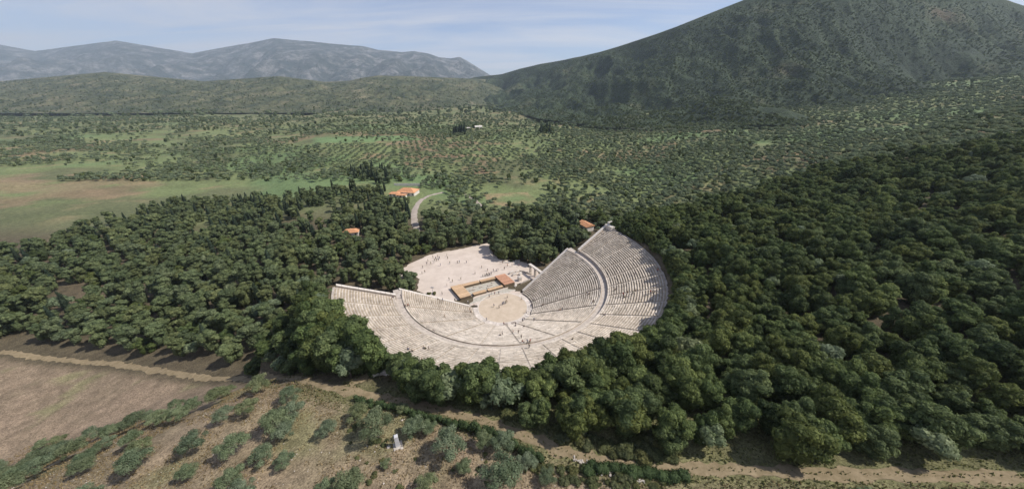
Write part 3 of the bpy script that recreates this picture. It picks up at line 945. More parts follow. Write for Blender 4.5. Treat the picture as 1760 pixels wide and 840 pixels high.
# ------------------------------------------------------------------ foliage
def leaf_cloud(lobes, n_per, size, up=0.35, flat=1.0, inner=0.25, seed=1):
    """leaf-sized faces spread through lobes -> V, F, tint"""
    g = np.random.default_rng(seed)
    Vs, Ts = [], []
    for (cx, cy, cz, r, rz) in lobes:
        n = int(n_per * (r ** 2) / 1.7)
        d = g.normal(size=(n, 3)); d[:, 2] += up; d /= np.linalg.norm(d, axis=1)[:, None]
        rad = np.where(g.random(n) < inner, g.uniform(0.45, 0.9, n), g.uniform(0.88, 1.08, n))
        bumpy = 1 + 0.16 * np.sin(d[:, 0] * 7 + cx * 3) * np.sin(d[:, 1] * 7 + cy * 3) * np.cos(d[:, 2] * 6)
        c = np.array([cx, cy, cz]) + d * (rad * bumpy)[:, None] * np.array([r, r, rz])
        nrm = d + g.normal(size=(n, 3)) * 0.36; nrm /= np.linalg.norm(nrm, axis=1)[:, None]
        t = np.cross(nrm, g.normal(size=(n, 3))); t /= np.linalg.norm(t, axis=1)[:, None]
        w = np.cross(nrm, t)
        s = size * g.uniform(0.6, 1.35, n)[:, None]
        q = np.stack([c - t * s, c - w * s * 0.55 * flat, c + t * s, c + w * s * 0.55 * flat], 1)
        Vs.append(q.reshape(-1, 3))
        lob = g.uniform(0.12, 0.85)
        Ts.append(np.repeat(np.clip(lob + g.normal(0, 0.16, n) , 0, 1), 4))
    V = np.concatenate(Vs); T = np.concatenate(Ts)
    F = np.arange(len(V)).reshape(-1, 4)
    return V, F, T

_ico = None
def core(lobes, k=0.78, seed=0):
    global _ico
    if _ico is None:
        bm = bmesh.new(); bmesh.ops.create_icosphere(bm, subdivisions=2, radius=1)
        _ico = (np.array([v.co[:] for v in bm.verts]), np.array([[v.index for v in f.verts] for f in bm.faces])); bm.free()
    g = np.random.default_rng(seed); V, F = [], []; n = 0
    for cx, cy, cz, r, rz in lobes:
        v = _ico[0] * (1 + g.normal(0, 0.10, (len(_ico[0]), 1))) * np.array([r, r, rz]) * k + np.array([cx, cy, cz])
        V.append(v); F.append(_ico[1] + n); n += len(v)
    return np.concatenate(V), np.concatenate(F)

def crown_mesh(name, lobes, n_per, size, mat, seed, up=0.35, with_core=True, inner=0.25, flat=1.0):
    V, F, T = leaf_cloud(lobes, n_per, size, up, flat, inner, seed)
    F3 = np.concatenate([F[:, [0, 1, 2]], F[:, [0, 2, 3]]])
    if with_core:
        V2, F2 = core(lobes, 0.80, seed)
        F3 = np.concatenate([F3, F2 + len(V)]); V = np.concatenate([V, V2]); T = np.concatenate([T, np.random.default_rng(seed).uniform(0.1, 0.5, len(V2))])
    me = mesh_np(name, V, F3); flt_attr(me, 'tint', T); me.materials.append(mat)
    return me

def trunk_mesh(name, h, r, limbs, lean=0.06, seed=0):
    rr = random.Random(seed); mb = MB()
    p = Vector((0, 0, -0.4)); k = 4; rad = r
    for i in range(k):
        q = p + Vector((rr.gauss(0, lean) * h, rr.gauss(0, lean) * h, (h + 0.4) / k)); mb.cyl(p, q, rad, rad * 0.84, 7); p = q; rad *= 0.84
    for (x, y, z) in limbs:
        st = Vector((0, 0, h * rr.uniform(0.45, 0.95))); mb.cyl(st, Vector((x, y, z)), rad * 0.75, rad * 0.22, 5)
    me = mb.mesh(name, True); me.materials.append(M['bark'])
    return me

def lobes_round(g, n, rx, rz, zc, rl, top=0.3):
    L = []
    for i in range(n):
        d = g.normal(size=3); d /= np.linalg.norm(d); d[2] = abs(d[2]) * 1.1 - top
        k = g.uniform(0.62, 1.0)
        r = g.uniform(rl * 0.72, rl * 1.25)
        L.append((d[0] * rx * k, d[1] * rx * k, zc + d[2] * rz * k, r, r * g.uniform(0.75, 0.95)))
    L.append((0, 0, zc + rz * 0.1, rx * 0.62, rz * 0.62))
    return L

def lobes_irregular(g, stems, per, spread, z0, z1, rs, rl):
    """several leaders of different height, each with its own clumps"""
    L = []
    for k in range(stems):
        a = 6.283 * k / stems + g.normal(0, 0.5); d = spread * g.uniform(0.25, 1.0); zc = g.uniform(z0, z1); w = rs * g.uniform(0.7, 1.15)
        cx, cy = math.cos(a) * d, math.sin(a) * d
        for i in range(per):
            q = g.normal(size=3); q /= np.linalg.norm(q); t = g.uniform(0.5, 1.0); r = rl * g.uniform(0.5, 1.3)
            L.append((cx + q[0] * w * t, cy + q[1] * w * t, max(0.7, zc + q[2] * w * 1.05 * t), r, r * g.uniform(0.65, 0.95)))
        L.append((cx, cy, zc, w * 0.75, w * 0.75))
        L.append((cx * 0.8, cy * 0.8, max(0.9, zc * 0.45), w * 0.8, zc * 0.4))
    return L

def make_variants(kind):
    out = []
    for s in range({'oak': 10, 'pine': 8, 'cypress': 4, 'olive': 5, 'bigolive': 4, 'scrub': 4}[kind]):
        g = np.random.default_rng(100 + s * 7 + len(kind) * 31)
        if kind == 'oak':          # height about 8, width about 8
            L = lobes_irregular(g, int(g.integers(4, 7)), 10, 2.35, 3.0, 6.3, 1.65, 0.88); c = crown_mesh('crown', L, 330, 0.2, M['oak_leaf'], s, inner=0.2)
            t = trunk_mesh('trunk', 3.4, 0.28, [l[:3] for l in L[:6]], seed=s)
        elif kind == 'pine':       # height about 12
            L = [(x, y, z, r, rz * .8) for x, y, z, r, rz in lobes_irregular(g, int(g.integers(4, 7)), 8, 2.1, 5.6, 10.3, 1.6, 1.05)]
            c = crown_mesh('crown', L, 170, 0.32, M['pine_leaf'], s + 20, up=0.6, inner=0.2)
            t = trunk_mesh('trunk', 6.5, 0.26, [l[:3] for l in L[:6]], seed=s)
        elif kind == 'cypress':    # height about 12, narrow
            L = [(g.normal(0, 0.12), g.normal(0, 0.12), z, 1.35 * math.sin(min(1, (z + 0.6) / 4) * 1.57) * (1 - (z / 12.6) ** 2.2) + 0.2, 1.5) for z in np.arange(1.4, 12, 0.9)]
            c = crown_mesh('crown', L, 190, 0.26, M['cypress_leaf'], s + 40, up=0.2)
            t = trunk_mesh('trunk', 3, 0.18, [], 0.0, s)
        elif kind == 'olive':      # grove olive, height about 4.6
            L = lobes_round(g, 10, 1.75, 1.3, 2.9, 0.85); c = crown_mesh('crown', L, 260, 0.25, M['olive_leaf'], s + 60, inner=0.2)
            t = trunk_mesh('trunk', 1.9, 0.2, [l[:3] for l in L[:4]], seed=s)
        elif kind == 'bigolive':   # the loose grey olives close to the camera
            L = lobes_round(g, 22, 1.9, 1.5, 2.7, 0.62); c = crown_mesh('crown', L, 900, 0.115, M['olive_leaf'], s + 80, up=0.5, inner=0.4, with_core=False, flat=0.8)
            L2 = [l for l in L[-1:]]
            t = trunk_mesh('trunk', 1.5, 0.16, [l[:3] for l in L[:9]], seed=s)
        else:                      # scrub bush
            L = lobes_round(g, 8, 1.0, 0.55, 0.55, 0.6); c = crown_mesh('crown', L, 420, 0.15, M['scrub_leaf'], s + 90, inner=0.2)
            t = None
        out.append((c, t))
    return out
VAR = {k: make_variants(k) for k in ('oak', 'pine', 'cypress', 'olive', 'bigolive', 'scrub')}
SIZE = {'oak': (4.2, 8.3), 'pine': (4.2, 12.2), 'cypress': (1.5, 13.0), 'olive': (2.5, 4.8), 'bigolive': (2.5, 4.7), 'scrub': (1.6, 1.5)}
NAME = {'oak': 'oak_tree', 'pine': 'pine_tree', 'cypress': 'cypress_tree', 'olive': 'olive_tree', 'bigolive': 'olive_tree', 'scrub': 'shrub'}

PROTO = {}
def plant(kind, x, y, s, var, rz, label, group=None, zs=1.0, parts=True, z=None):
    z = float(gz(x, y)) - 0.1 if z is None else z
    c, t = VAR[kind][var]
    if parts and t is not None:
        o = empty(NAME[kind], (x, y, z), rz); o.scale = (s, s, s * zs)
        co = link('crown', c, None, o); link('trunk', t, None, o)
    else:
        o = link(NAME[kind], c, None, None, (x, y, z)); o.rotation_euler = (0, 0, rz); o.scale = (s, s, s * zs)
        co = o
    PROTO.setdefault((kind, var), co)
    tag(o, label, 'shrub' if kind == 'scrub' else 'tree', group)
    return o

# what the photograph shows of the theatre and of the square: no crown may stand in front of it
OPEN = [[(601, 486), (680, 500), (812, 520), (898, 500), (1046, 384), (1060, 395), (1090, 412), (1118, 440), (1138, 470), (1143, 505), (1134, 545), (1110, 562), (1040, 577), (985, 592), (950, 604), (920, 608), (900, 626), (880, 628), (855, 616), (830, 604), (800, 592), (780, 600), (765, 622), (735, 622), (712, 614), (697, 590), (690, 574), (655, 562), (632, 553), (601, 527)],
        [(700, 462), (728, 449), (760, 441), (800, 434), (838, 432), (846, 444), (876, 456), (905, 460), (912, 475), (900, 500), (812, 520), (728, 503), (724, 480)],
        [(601, 655), (640, 650), (660, 636), (640, 628), (650, 668), (700, 684), (800, 704), (880, 730), (950, 762), (1030, 786), (1161, 800), (1161, 812), (1000, 792), (900, 756), (800, 722), (700, 698), (601, 682)],
        [(711, 370), (717, 352), (738, 335), (760, 330), (740, 337), (720, 356), (715, 376)],
        [(664, 326), (684, 320), (720, 320), (722, 334), (690, 336), (664, 334)], [(601, 390), (618, 392), (618, 402), (601, 402)], [(994, 376), (1018, 380), (1020, 392), (1000, 392)],
        [(655, 622), (668, 620), (680, 626), (672, 640), (646, 640)]]
DIRS = np.array([[math.cos(a) * 0.9, math.sin(a) * 0.3, zz] for a in np.linspace(0, 2 * math.pi, 8, endpoint=False) for zz in (0.35, 0.6, 0.85)] + [[0, 0, 1.0]])
def covers(x, y, z, rad, hgt, polys=OPEN):
    P = np.array([x, y, z]) + DIRS * np.array([rad, rad, hgt])
    u, v, _ = px(P)
    if any(inpoly(u, v, p).any() for p in polys): return True
    cu, cv, d = px(np.array([x, y, z + hgt * 0.55])); k = FPX / d
    return bool((((KEEP[:, 0] - cu) / (rad * 0.95 * k)) ** 2 + ((KEEP[:, 1] - cv) / (hgt * 0.46 * k)) ** 2 < 1).any())

KEEP = np.array([(645, 640), (653, 638), (660, 637), (655, 642), (666, 638), (712, 366), (716, 354), (712, 376), (728, 342), (745, 335), (700, 327), (692, 328), (712, 328), (678, 331), (604, 396), (1004, 382), (1012, 386), (916, 460), (924, 465), (916, 470), (932, 470), (744, 500)], float)
TREES = []          # kind, x, y, s, var, rz, zone, zs
def add(kind, x, y, s, zone, zs=1.0, check=True, shrink=True):
    z = float(gz(x, y)); rd, hg = SIZE[kind]
    if in_cavea(np.array(x), np.array(y), 0.9 if s < 0.5 else 2.5): return False
    for k in ((1.0, 0.9, 0.8, 0.71, 0.62, 0.54, 0.46, 0.4) if shrink else (1.0,)):
        if not check or not covers(x, y, z, rd * s * k, hg * s * zs * k):
            TREES.append([kind, x, y, s * k, int(RNG.integers(len(VAR[kind]))), float(RNG.uniform(0, 6.28)), zone, zs]); return True
    return False

def jgrid(x0, x1, y0, y1, step, jit=0.42):
    xs = np.arange(x0, x1, step); ys = np.arange(y0, y1, step)
    X, Y = np.meshgrid(xs, ys); X = X + (np.arange(len(ys)) % 2)[:, None] * step / 2
    X = X + RNG.uniform(-jit, jit, X.shape) * step; Y = Y + RNG.uniform(-jit, jit, Y.shape) * step
    return np.stack([X.ravel(), Y.ravel()], 1)

def in_view(x, y, z, m=80):
    u, v, d = px(np.array([x, y, z])); return (d > 5) & (u > -m) & (u < 1760 + m) & (v < 840 + m)

# 1. the belt of evergreen oaks between the rim and the path, and up the slope on both sides
CLEAR = [(585, 642), (640, 642), (668, 640), (676, 656), (700, 678), (640, 690), (585, 690)]
for x, y in jgrid(-170, 420, -96, 105, 4.3):
    if (x > 95 or x < -85) and RNG.random() < 0.35: continue
    uu, vv = to_uv(x, y); r = math.hypot(uu, vv)
    z = float(gz(x, y))
    if not in_view(x, y, z): continue
    pu, pv, _ = px(np.array([x, y, z]))
    if y < path_y(x) + 2.6: continue
    if r < 61.2: continue
    if not ((vv < 4) or (uu > 52 and vv < 75)): continue
    if inpoly(np.array([pu]), np.array([pv]), CLEAR)[0]: continue
    if x < -70 and fbm(x / 30, y / 30, 2) < -0.06: continue
    s = RNG.uniform(0.6, 1.05) * (1.1 if (x > 15 and r > 68) else 0.95)
    if r < 67 and y < -20: s = RNG.uniform(0.95, 1.3)
    if r < 70 and x > 40: s = RNG.uniform(0.5, 0.85)
    loose = vv > 12 and uu > 60
    if loose and RNG.random() < 0.22: continue
    kind = 'oak' if RNG.random() < (0.45 if loose else 0.93) else 'olive'
    if kind == 'olive': s *= 1.3
    add(kind, x, y, s, 'belt', RNG.uniform(0.85, 1.15))
# trees standing right on the near rim, as tall as they can be without hiding more seats than they do
spots = []
for k in range(900):
    an = RNG.uniform(-math.pi + 0.02, -0.45) ; r = RNG.uniform(60.8, 65.5)
    x, y = to_xy(r * math.cos(an), r * math.sin(an)); z = float(gz(x, y)); u, v, _ = px(np.array([x, y, z]))
    if not (560 < u < 1180) or inpoly(np.array([u]), np.array([v]), CLEAR)[0] or y < path_y(x) + 2: continue
    for sc in ((1.55, 1.4, 1.25, 1.1, 0.95) if x < 30 else (0.8, 0.7)):
        if not covers(x, y, z, SIZE['oak'][0] * sc * 0.9, SIZE['oak'][1] * sc): spots.append((sc, x, y)); break
spots.sort(key=lambda q: -q[0]); got = []
for sc, x, y in spots:
    if all(math.hypot(x - a, y - b2) > 2.6 for a, b2 in got) and len(got) < 60:
        got.append((x, y)); add('oak' if len(got) % 7 else 'olive', x, y, sc * (1 if len(got) % 7 else 1.25), 'belt', 1.0)
for (u, v, kd, sc) in [(700, 658, 'olive', 1.35), (690, 648, 'olive', 1.2), (715, 655, 'olive', 1.3), (684, 628, 'oak', 0.88), (697, 632, 'oak', 0.8), (712, 636, 'oak', 0.8), (672, 620, 'oak', 0.8), (640, 618, 'oak', 0.8), (628, 630, 'oak', 0.9), (612, 640, 'oak', 0.9), (652, 611, 'oak', 1.0), (728, 664, 'oak', 0.6), (604, 648, 'olive', 1.3)]:
    p = hit(u, v)
    if not in_cavea(p[0], p[1], 1.6): TREES.append([kd, p[0], p[1], sc, int(RNG.integers(len(VAR[kd]))), float(RNG.uniform(0, 6.28)), 'belt', 0.95])
for an, r, sc in ((-2.80, 61.6, 1.35), (-2.71, 61.6, 1.5), (-2.635, 61.6, 1.55), (-2.575, 61.4, 1.5), (-2.55, 61.2, 1.1), (-2.40, 61.2, 0.75), (-2.385, 61.4, 0.9), (-2.60, 64.0, 1.0)):
    x, y = to_xy(r * math.cos(an), r * math.sin(an)); TREES.append(['oak', x, y, sc, int(RNG.integers(len(VAR['oak']))), float(RNG.uniform(0, 6.28)), 'belt', 0.98])
# undergrowth pressed against the outer rim
for k in range(330):
    an = RNG.uniform(-math.pi - 0.15, 0.25); r = RNG.uniform(60.0, 64.0)
    x, y = to_xy(r * math.cos(an), r * math.sin(an))
    if in_view(x, y, 24): add('oak' if k % 4 else 'olive', x, y, RNG.uniform(0.35, 0.8) * (1 if k % 4 else 1.4), 'belt', RNG.uniform(0.8, 1.1))
for k in range(150):
    an = RNG.uniform(-1.15, 0.12); r = RNG.uniform(60.2, 63.5)
    x, y = to_xy(r * math.cos(an), r * math.sin(an)); add('oak', x, y, RNG.uniform(0.22, 0.46), 'belt', 0.9, check=False)
# trees of the kerbed island and between gateway and gable roof
for (u, v, kd, sc) in [(858, 443, 'pine', 0.95), (868, 446, 'pine', 0.85), (853, 432, 'pine', 1.0), (880, 444, 'oak', 0.9), (864, 434, 'pine', 1.05), (876, 434, 'pine', 0.95), (892, 440, 'pine', 0.8), (888, 430, 'oak', 1.0), (902, 436, 'pine', 0.9), (912, 428, 'oak', 1.0), (922, 440, 'pine', 0.85), (932, 448, 'oak', 0.8), (940, 434, 'pine', 0.95), (952, 440, 'oak', 0.75), (950, 424, 'pine', 1.0), (964, 428, 'pine', 0.8), (968, 416, 'oak', 1.0), (980, 416, 'oak', 0.7), (984, 404, 'pine', 0.95), (925, 418, 'pine', 1.0), (905, 418, 'pine', 1.05), (870, 420, 'pine', 1.0), (885, 414, 'pine', 1.1), (940, 412, 'pine', 1.0), (960, 404, 'oak', 1.1)]:
    p = at(u, v, 0.0)
    for _ in range(5): p = at(u, v, float(gz(p[0], p[1])))
    add(kd, p[0], p[1], sc, 'wood', RNG.uniform(0.85, 1.0), check=False)
# 2. pines behind the square and down to the left
for x, y in jgrid(-300, 62, -62, 175, 5.4):
    uu, vv = to_uv(x, y); z = float(gz(x, y))
    if vv < 6 or not in_view(x, y, z): continue
    u, v, _ = px(np.array([x, y, z]))
    if inpoly(np.array([x]), np.array([y]), [p[:2] for p in PLAZA_XY])[0]: continue
    if math.hypot(x, y) < 30 or (vv < 34 and -30 < uu < 28): continue
    if y < path_y(x) + 6: continue
    wood = (u < 722 and v > 290 + 0.02 * u) or (u >= 690 and v > 378 + 12 * math.sin(u / 40))
    if u < 601: wood = v > 320 + 25 * math.sin(u / 60)
    if not wood or u > 1000: continue
    if inpoly(np.array([u]), np.array([v]), [(703, 330), (770, 322), (770, 338), (733, 352), (730, 410), (706, 410)])[0]: continue
    if u < 725 and (RNG.random() < 0.10 or fbm(x / 24, y / 24, 2) < -0.2): continue
    dark = u < 710 and v < 412
    q = RNG.random()
    kind = 'pine' if q < 0.70 else ('oak' if q < 0.84 else ('olive' if q < 0.92 else 'cypress'))
    if dark and q > 0.70: kind = 'cypress'
    s = RNG.uniform(0.6, 1.05) * (1.7 if kind == 'olive' else 1.0)
    if y > 120: s *= 0.82
    add(kind, x, y, s, 'wood', RNG.uniform(0.82, 1.1))
# 3. the plain: olives, scattered oaks and bushes
def density(u, v, x, y):
    n = fbm(x / 60 + 4, y / 60, 3) 
    d = 0.68 + 2.1 * n
    if u > 930: d += 0.30
    if u > 1050: d += 0.2
    if 820 < u < 935 and 322 < v < 360: d -= 0.5
    if u < 760 and 262 < v < 312: d -= 0.15
    if u < 735 and 233 < v < 250: d -= 0.6
    return d
GROVE = [(672, 246), (850, 238), (905, 262), (880, 300), (780, 300), (690, 285)]
def plain_fill(x0, x1, y0, y1, step, smin, smax, oakp):
    for x, y in jgrid(x0, x1, y0, y1, step):
        z = float(gz(x, y))
        if not in_view(x, y, z, 30): continue
        u, v, _ = px(np.array([x, y, z]))
        f = u
        if u < 601: f = 601 + (601 - u) % 320
        if u > 1161: f = 1161 - (u - 1161) % 200
        if u < 725 and v > 312: continue
        if v > 385 + 10 * math.sin(u / 30) and u < 1010: continue
        if x > 60 and x < 420 and y < 105: continue
        if 725 < u < 765 and 325 < v < 345: continue
        if inpoly(np.array([u]), np.array([v]), GROVE)[0] or inpoly(np.array([u]), np.array([v]), [(560, 248), (672, 250), (684, 290), (560, 292)])[0]: continue
        if RNG.random() > density(f, v, x, y): continue
        kind = 'oak' if RNG.random() < oakp else 'olive'
        s = RNG.uniform(smin, smax) * (0.55 if kind == 'oak' else 1.0)
        add(kind, x, y, s, 'plain', RNG.uniform(0.8, 1.05), check=y < 200)
plain_fill(-520, 620, 84, 330, 5.4, 0.7, 1.4, 0.13)
plain_fill(-1000, 1200, 330, 640, 7.6, 0.8, 1.5, 0.13)
plain_fill(-1800, 1800, 640, 1150, 13.0, 1.0, 2.2, 0.25)
plain_fill(-3200, 1800, 1150, 2300, 34.0, 1.8, 4.2, 0.35)
# the planted grove in rows and the vineyard-like strips on the left
def grove(poly, ang, sx, sy, s0, s1, miss=0.08):
    c = at(*np.mean(poly, 0), 0.0)
    for i in range(-40, 41):
        for j in range(-40, 41):
            a, b2 = i * sx, j * sy
            x = c[0] + a * math.cos(ang) - b2 * math.sin(ang) + RNG.normal(0, 1.3); y = c[1] + a * math.sin(ang) + b2 * math.cos(ang) + RNG.normal(0, 1.3)
            u, v, _ = px(np.array([x, y, float(gz(x, y))]))
            if inpoly(np.array([u]), np.array([v]), poly)[0] and RNG.random() > miss:
                add('olive', x, y, RNG.uniform(s0, s1), 'grove', RNG.uniform(0.85, 1.0), check=False)
grove(GROVE, 0.32, 8.4, 8.4, 0.75, 1.3, 0.12)
grove([(560, 248), (672, 250), (684, 290), (560, 292)], 0.08, 11.0, 5.2, 0.75, 1.05, 0.04)
# dark wood added to imitate a cloud shadow at the right-hand hill's foot
k = 0
CLOUD_SHADE = [(905, 203), (960, 187), (1060, 181), (1130, 188), (1200, 190), (1200, 204), (1060, 207), (960, 209)]
while k < 800:
    u, v = RNG.uniform(905, 1200), RNG.uniform(181, 209)
    if not inpoly(np.array([u]), np.array([v]), CLOUD_SHADE)[0]: continue
    k += 1; p = at(u, v, 12.0)
    for _ in range(3): p = at(u, v, float(gz(p[0], p[1])))
    if fbm(p[0] / 60, p[1] / 60, 2) > -0.14: add('oak', p[0], p[1], RNG.uniform(0.8, 1.4), 'dark wood', 0.8, check=False)
# two dark clumps far out in the plain
for k in range(18): 
    p = at(790, 232, 0.0); add('cypress', p[0] + RNG.uniform(-12, 12), p[1] + RNG.uniform(-6, 6), RNG.uniform(1.2, 1.7), 'far cypress', check=False)
for k in range(18):
    p = at(940, 230, 0.0); add('oak' if k % 3 else 'cypress', p[0] + RNG.uniform(-14, 14), p[1] + RNG.uniform(-6, 6), RNG.uniform(1.3, 1.9), 'far clump', check=False)
# ragged edge of cypresses where the left wood meets the fields
for k in range(44):
    p = at(604 + 76 * RNG.random(), 300 + RNG.uniform(-9, 16), 0.0); add('cypress' if k % 3 else 'pine', p[0], p[1], RNG.uniform(0.55, 1.05), 'cypress row', check=False)

# ---- choose which trees are individuals: the 300 of each kind that show largest
def shown(t):
    kind, x, y, s = t[:4]
    z = float(gz(x, y)); u, v, d = px(np.array([x, y, z + SIZE[kind][1] * s * .5]))
    inside = 601 - 25 < u < 1161 + 25 and v < 850
    return (SIZE[kind][0] * s * FPX / d) + (0 if inside else -300), u, v, d
ORD = ['first', 'second', 'third', 'fourth', 'fifth', 'sixth', 'seventh', 'eighth', 'ninth', 'tenth', 'eleventh', 'twelfth', 'thirteenth', 'fourteenth', 'fifteenth', 'sixteenth', 'seventeenth', 'eighteenth', 'nineteenth', 'twentieth']
rest = {}; chosen = []
def tree_label(kind, u, v, a, zone, x, y):
    size = 'tall' if a > 34 else ('low' if a < 20 else '')
    if zone == 'belt':
        nm = {'oak': 'dark green oak', 'olive': 'grey-green wild olive'}[kind]
        if u < 720 and v < 600: return nm + ' left of the near seats', kind + ' trees left of the theatre'
        if u < 760 and v < 680: return nm + ' between the basin and the near rim', kind + ' trees by the basin'
        if u > 1040 and v < 440: return nm + ' behind the right corner tower', kind + ' trees behind the corner tower'
        if u > 1040 and v < 510: return nm + ' against the shaded right upper rows', kind + ' trees along the right rim'
        if u > 1040 and v < 590: return nm + ' below the shaded right rows', kind + ' trees at the right edge'
        if u > 1040: return nm + ' in the lower right wood', kind + ' trees of the lower right wood'
        if y < path_y(x) + 6.5: return nm + ' fronting the belt beside the dirt path', kind + ' trees beside the dirt path'
        if math.hypot(x, y) < 66: return nm + ' hiding the near rim of the theatre', kind + ' trees on the near rim'
        return nm + ' inside the belt above the path', kind + ' trees inside the belt'
    if zone == 'wood':
        nm = {'pine': 'rounded green pine', 'oak': 'dark broad oak', 'cypress': 'narrow dark cypress', 'olive': 'pale wild olive'}[kind]
        if u < 725:
            if v < 345: w = 'near the left orange roofs'
            elif u > 690 and v < 420: w = 'lining the gravel road'
            elif v > 440: w = 'just behind the left wing wall'
            elif v > 400: w = 'at the left edge of the square'
            else: w = 'deep in the left wood'
        elif u < 780: w = 'behind the back left of the square'
        elif u < 850: w = 'behind the back right of the square'
        elif u < 920: w = 'on the kerbed island behind the stage'
        else: w = 'near the small gable roof'
        return nm + ' ' + w, kind + ' trees ' + w
    if zone == 'grove': return 'grey-green olive in the planted rows of the plain', 'olives in planted rows'
    if zone == 'far cypress': return 'dark cypress in the lone plain clump left of centre', 'cypress clump in the plain'
    if zone == 'far clump': return 'dark tree in the lone plain clump right of centre', 'dark clump in the plain'
    if zone == 'dark wood': return 'added oak imitating cloud shadow below the right-hand hill', 'added oaks imitating cloud shadow'
    if zone == 'cypress row': return 'slim dark %s where the left wood meets the fields' % kind, kind + ' trees by the fields'
    nm = 'grey-green olive' if kind == 'olive' else 'small dark oak'
    if u > 1050: w = 'on the slope behind the corner tower'
    elif u > 950: w = 'beyond the small gable roof'
    elif u > 830: w = 'around the straw-coloured clearing'
    elif u > 730: w = 'inside the bend of the gravel road'
    else: w = 'by the fields beyond the left wood'
    return nm + ' ' + w, kind + ' trees ' + w
for kind in ('oak', 'pine', 'cypress', 'olive'):
    cand = sorted([(shown(t), t) for t in TREES if t[0] == kind], key=lambda q: -q[0][0])
    for i, ((a, u, v, d), t) in enumerate(cand):
        if i >= 300 or a < -200: rest.setdefault(kind, []).append(t)
        else: chosen.append((t, a, u, *tree_label(kind, u, v, a, t[6], t[1], t[2])))
same = {}
for c in chosen: same.setdefault(c[3], []).append(c)
def single_out(lab, items):
    """items: (u, v, payload) of things that look alike -> (label, payload), told apart by row and place in the row"""
    if len(items) == 1: return [(lab, items[0][2])]
    out = []
    items = sorted(items, key=lambda q: -q[1]); n = max(1, math.ceil(len(items) / 18)); k = math.ceil(len(items) / n)
    for r in range(n):
        band = sorted(items[r * k:(r + 1) * k], key=lambda q: q[0])
        for i, q in enumerate(band):
            out.append((lab + (', %s from left' % ORD[i] if n == 1 else ', %s row up, %s from left' % (ORD[r], ORD[i])), q[2]))
    return out
for lab, cs in same.items():
    its = []
    for c in cs:
        t = c[0]; u, v, _ = px(np.array([t[1], t[2], float(gz(t[1], t[2])) + 3])); its.append((u, v, c))
    for l, (t, a, u, _, gr) in single_out(lab, its):
        kind, x, y, s, var, rz, zone, zs = t
        plant(kind, x, y, s, var, rz, l, gr, zs, parts=(a > 13))

def scatter(name, pts, kinds, label=None, cat=None):
    """one mass of repeats: points with variant, turn and size, filled by geometry nodes"""
    P = np.array([[t[1], t[2], t[8] if len(t) > 8 else float(gz(t[1], t[2])) - 0.1] for t in pts], np.float32)
    me = bpy.data.meshes.new(name); me.vertices.add(len(P)); me.vertices.foreach_set('co', P.ravel())
    flat = [(k, v) for k in kinds for v in range(len(VAR[k]))]
    ix = {kv: i for i, kv in enumerate(flat)}
    a = me.attributes.new('var', 'INT', 'POINT'); a.data.foreach_set('value', np.array([ix[(t[0], t[4])] for t in pts], np.int32))
    a = me.attributes.new('rotv', 'FLOAT_VECTOR', 'POINT'); a.data.foreach_set('vector', np.array([[0, 0, t[5]] for t in pts], np.float32).ravel())
    a = me.attributes.new('sclv', 'FLOAT_VECTOR', 'POINT'); a.data.foreach_set('vector', np.array([[t[3], t[3], t[3] * t[7]] for t in pts], np.float32).ravel())
    o = link(name, me); tag(o, label, cat, kind='stuff')
    ng = bpy.data.node_groups.new(name, 'GeometryNodeTree')
    ng.interface.new_socket('Geometry', in_out='INPUT', socket_type='NodeSocketGeometry'); ng.interface.new_socket('Geometry', in_out='OUTPUT', socket_type='NodeSocketGeometry')
    N, L = ng.nodes, ng.links
    gi = N.new('NodeGroupInput'); go = N.new('NodeGroupOutput'); jn = N.new('GeometryNodeJoinGeometry')
    def na(nm, ty):
        q = N.new('GeometryNodeInputNamedAttribute'); q.data_type = ty; q.inputs['Name'].default_value = nm; return q.outputs[0]
    va, ro, sc = na('var', 'INT'), na('rotv', 'FLOAT_VECTOR'), na('sclv', 'FLOAT_VECTOR')
    e2r = N.new('FunctionNodeEulerToRotation'); L.new(ro, e2r.inputs[0])
    for i, kv in enumerate(flat):
        if kv not in PROTO: continue
        cmpn = N.new('FunctionNodeCompare'); cmpn.data_type = 'INT'; cmpn.operation = 'EQUAL'
        ins = [s for s in cmpn.inputs if s.type == 'INT']; L.new(va, ins[0]); ins[1].default_value = i
        oi = N.new('GeometryNodeObjectInfo'); oi.inputs['Object'].default_value = PROTO[kv]; oi.inputs['As Instance'].default_value = True
        io = N.new('GeometryNodeInstanceOnPoints')
        L.new(gi.outputs[0], io.inputs['Points']); L.new(cmpn.outputs[0], io.inputs['Selection']); L.new(oi.outputs['Geometry'], io.inputs['Instance'])
        L.new(e2r.outputs[0], io.inputs['Rotation']); L.new(sc, io.inputs['Scale']); L.new(io.outputs[0], jn.inputs[0])
    L.new(jn.outputs[0], go.inputs[0])
    md = o.modifiers.new('scatter', 'NODES'); md.node_group = ng
    return o
if rest.get('oak'): scatter('oak_woodland', rest['oak'], ['oak'], 'mass of dark evergreen oaks spreading over the slopes around the theatre', 'woodland')
if rest.get('pine'): scatter('pine_woodland', rest['pine'], ['pine'], 'mass of green pines in the wood beyond the square', 'woodland')
if rest.get('cypress'): scatter('cypress_woodland', rest['cypress'], ['cypress'], 'mass of dark cypresses in the far left wood', 'woodland')
if rest.get('olive'): scatter('olive_plain', rest['olive'], ['olive'], 'mass of grey-green olives dotting the wide plain', 'olive grove')
print('TREES', {k: sum(t[0] == k for t in TREES) for k in NAME}, 'rest', {k: len(v) for k, v in rest.items()})
# ------------------------------------------------------------------ single trees that stand out
p = at(706, 494, 0.0); plant('pine', -41.0, 13.2, 1.1, 1, 0.4, 'round-crowned dark pine alone at the left edge of the square', None, 0.80)
TAKEN = [(-41.0, 13.2)]

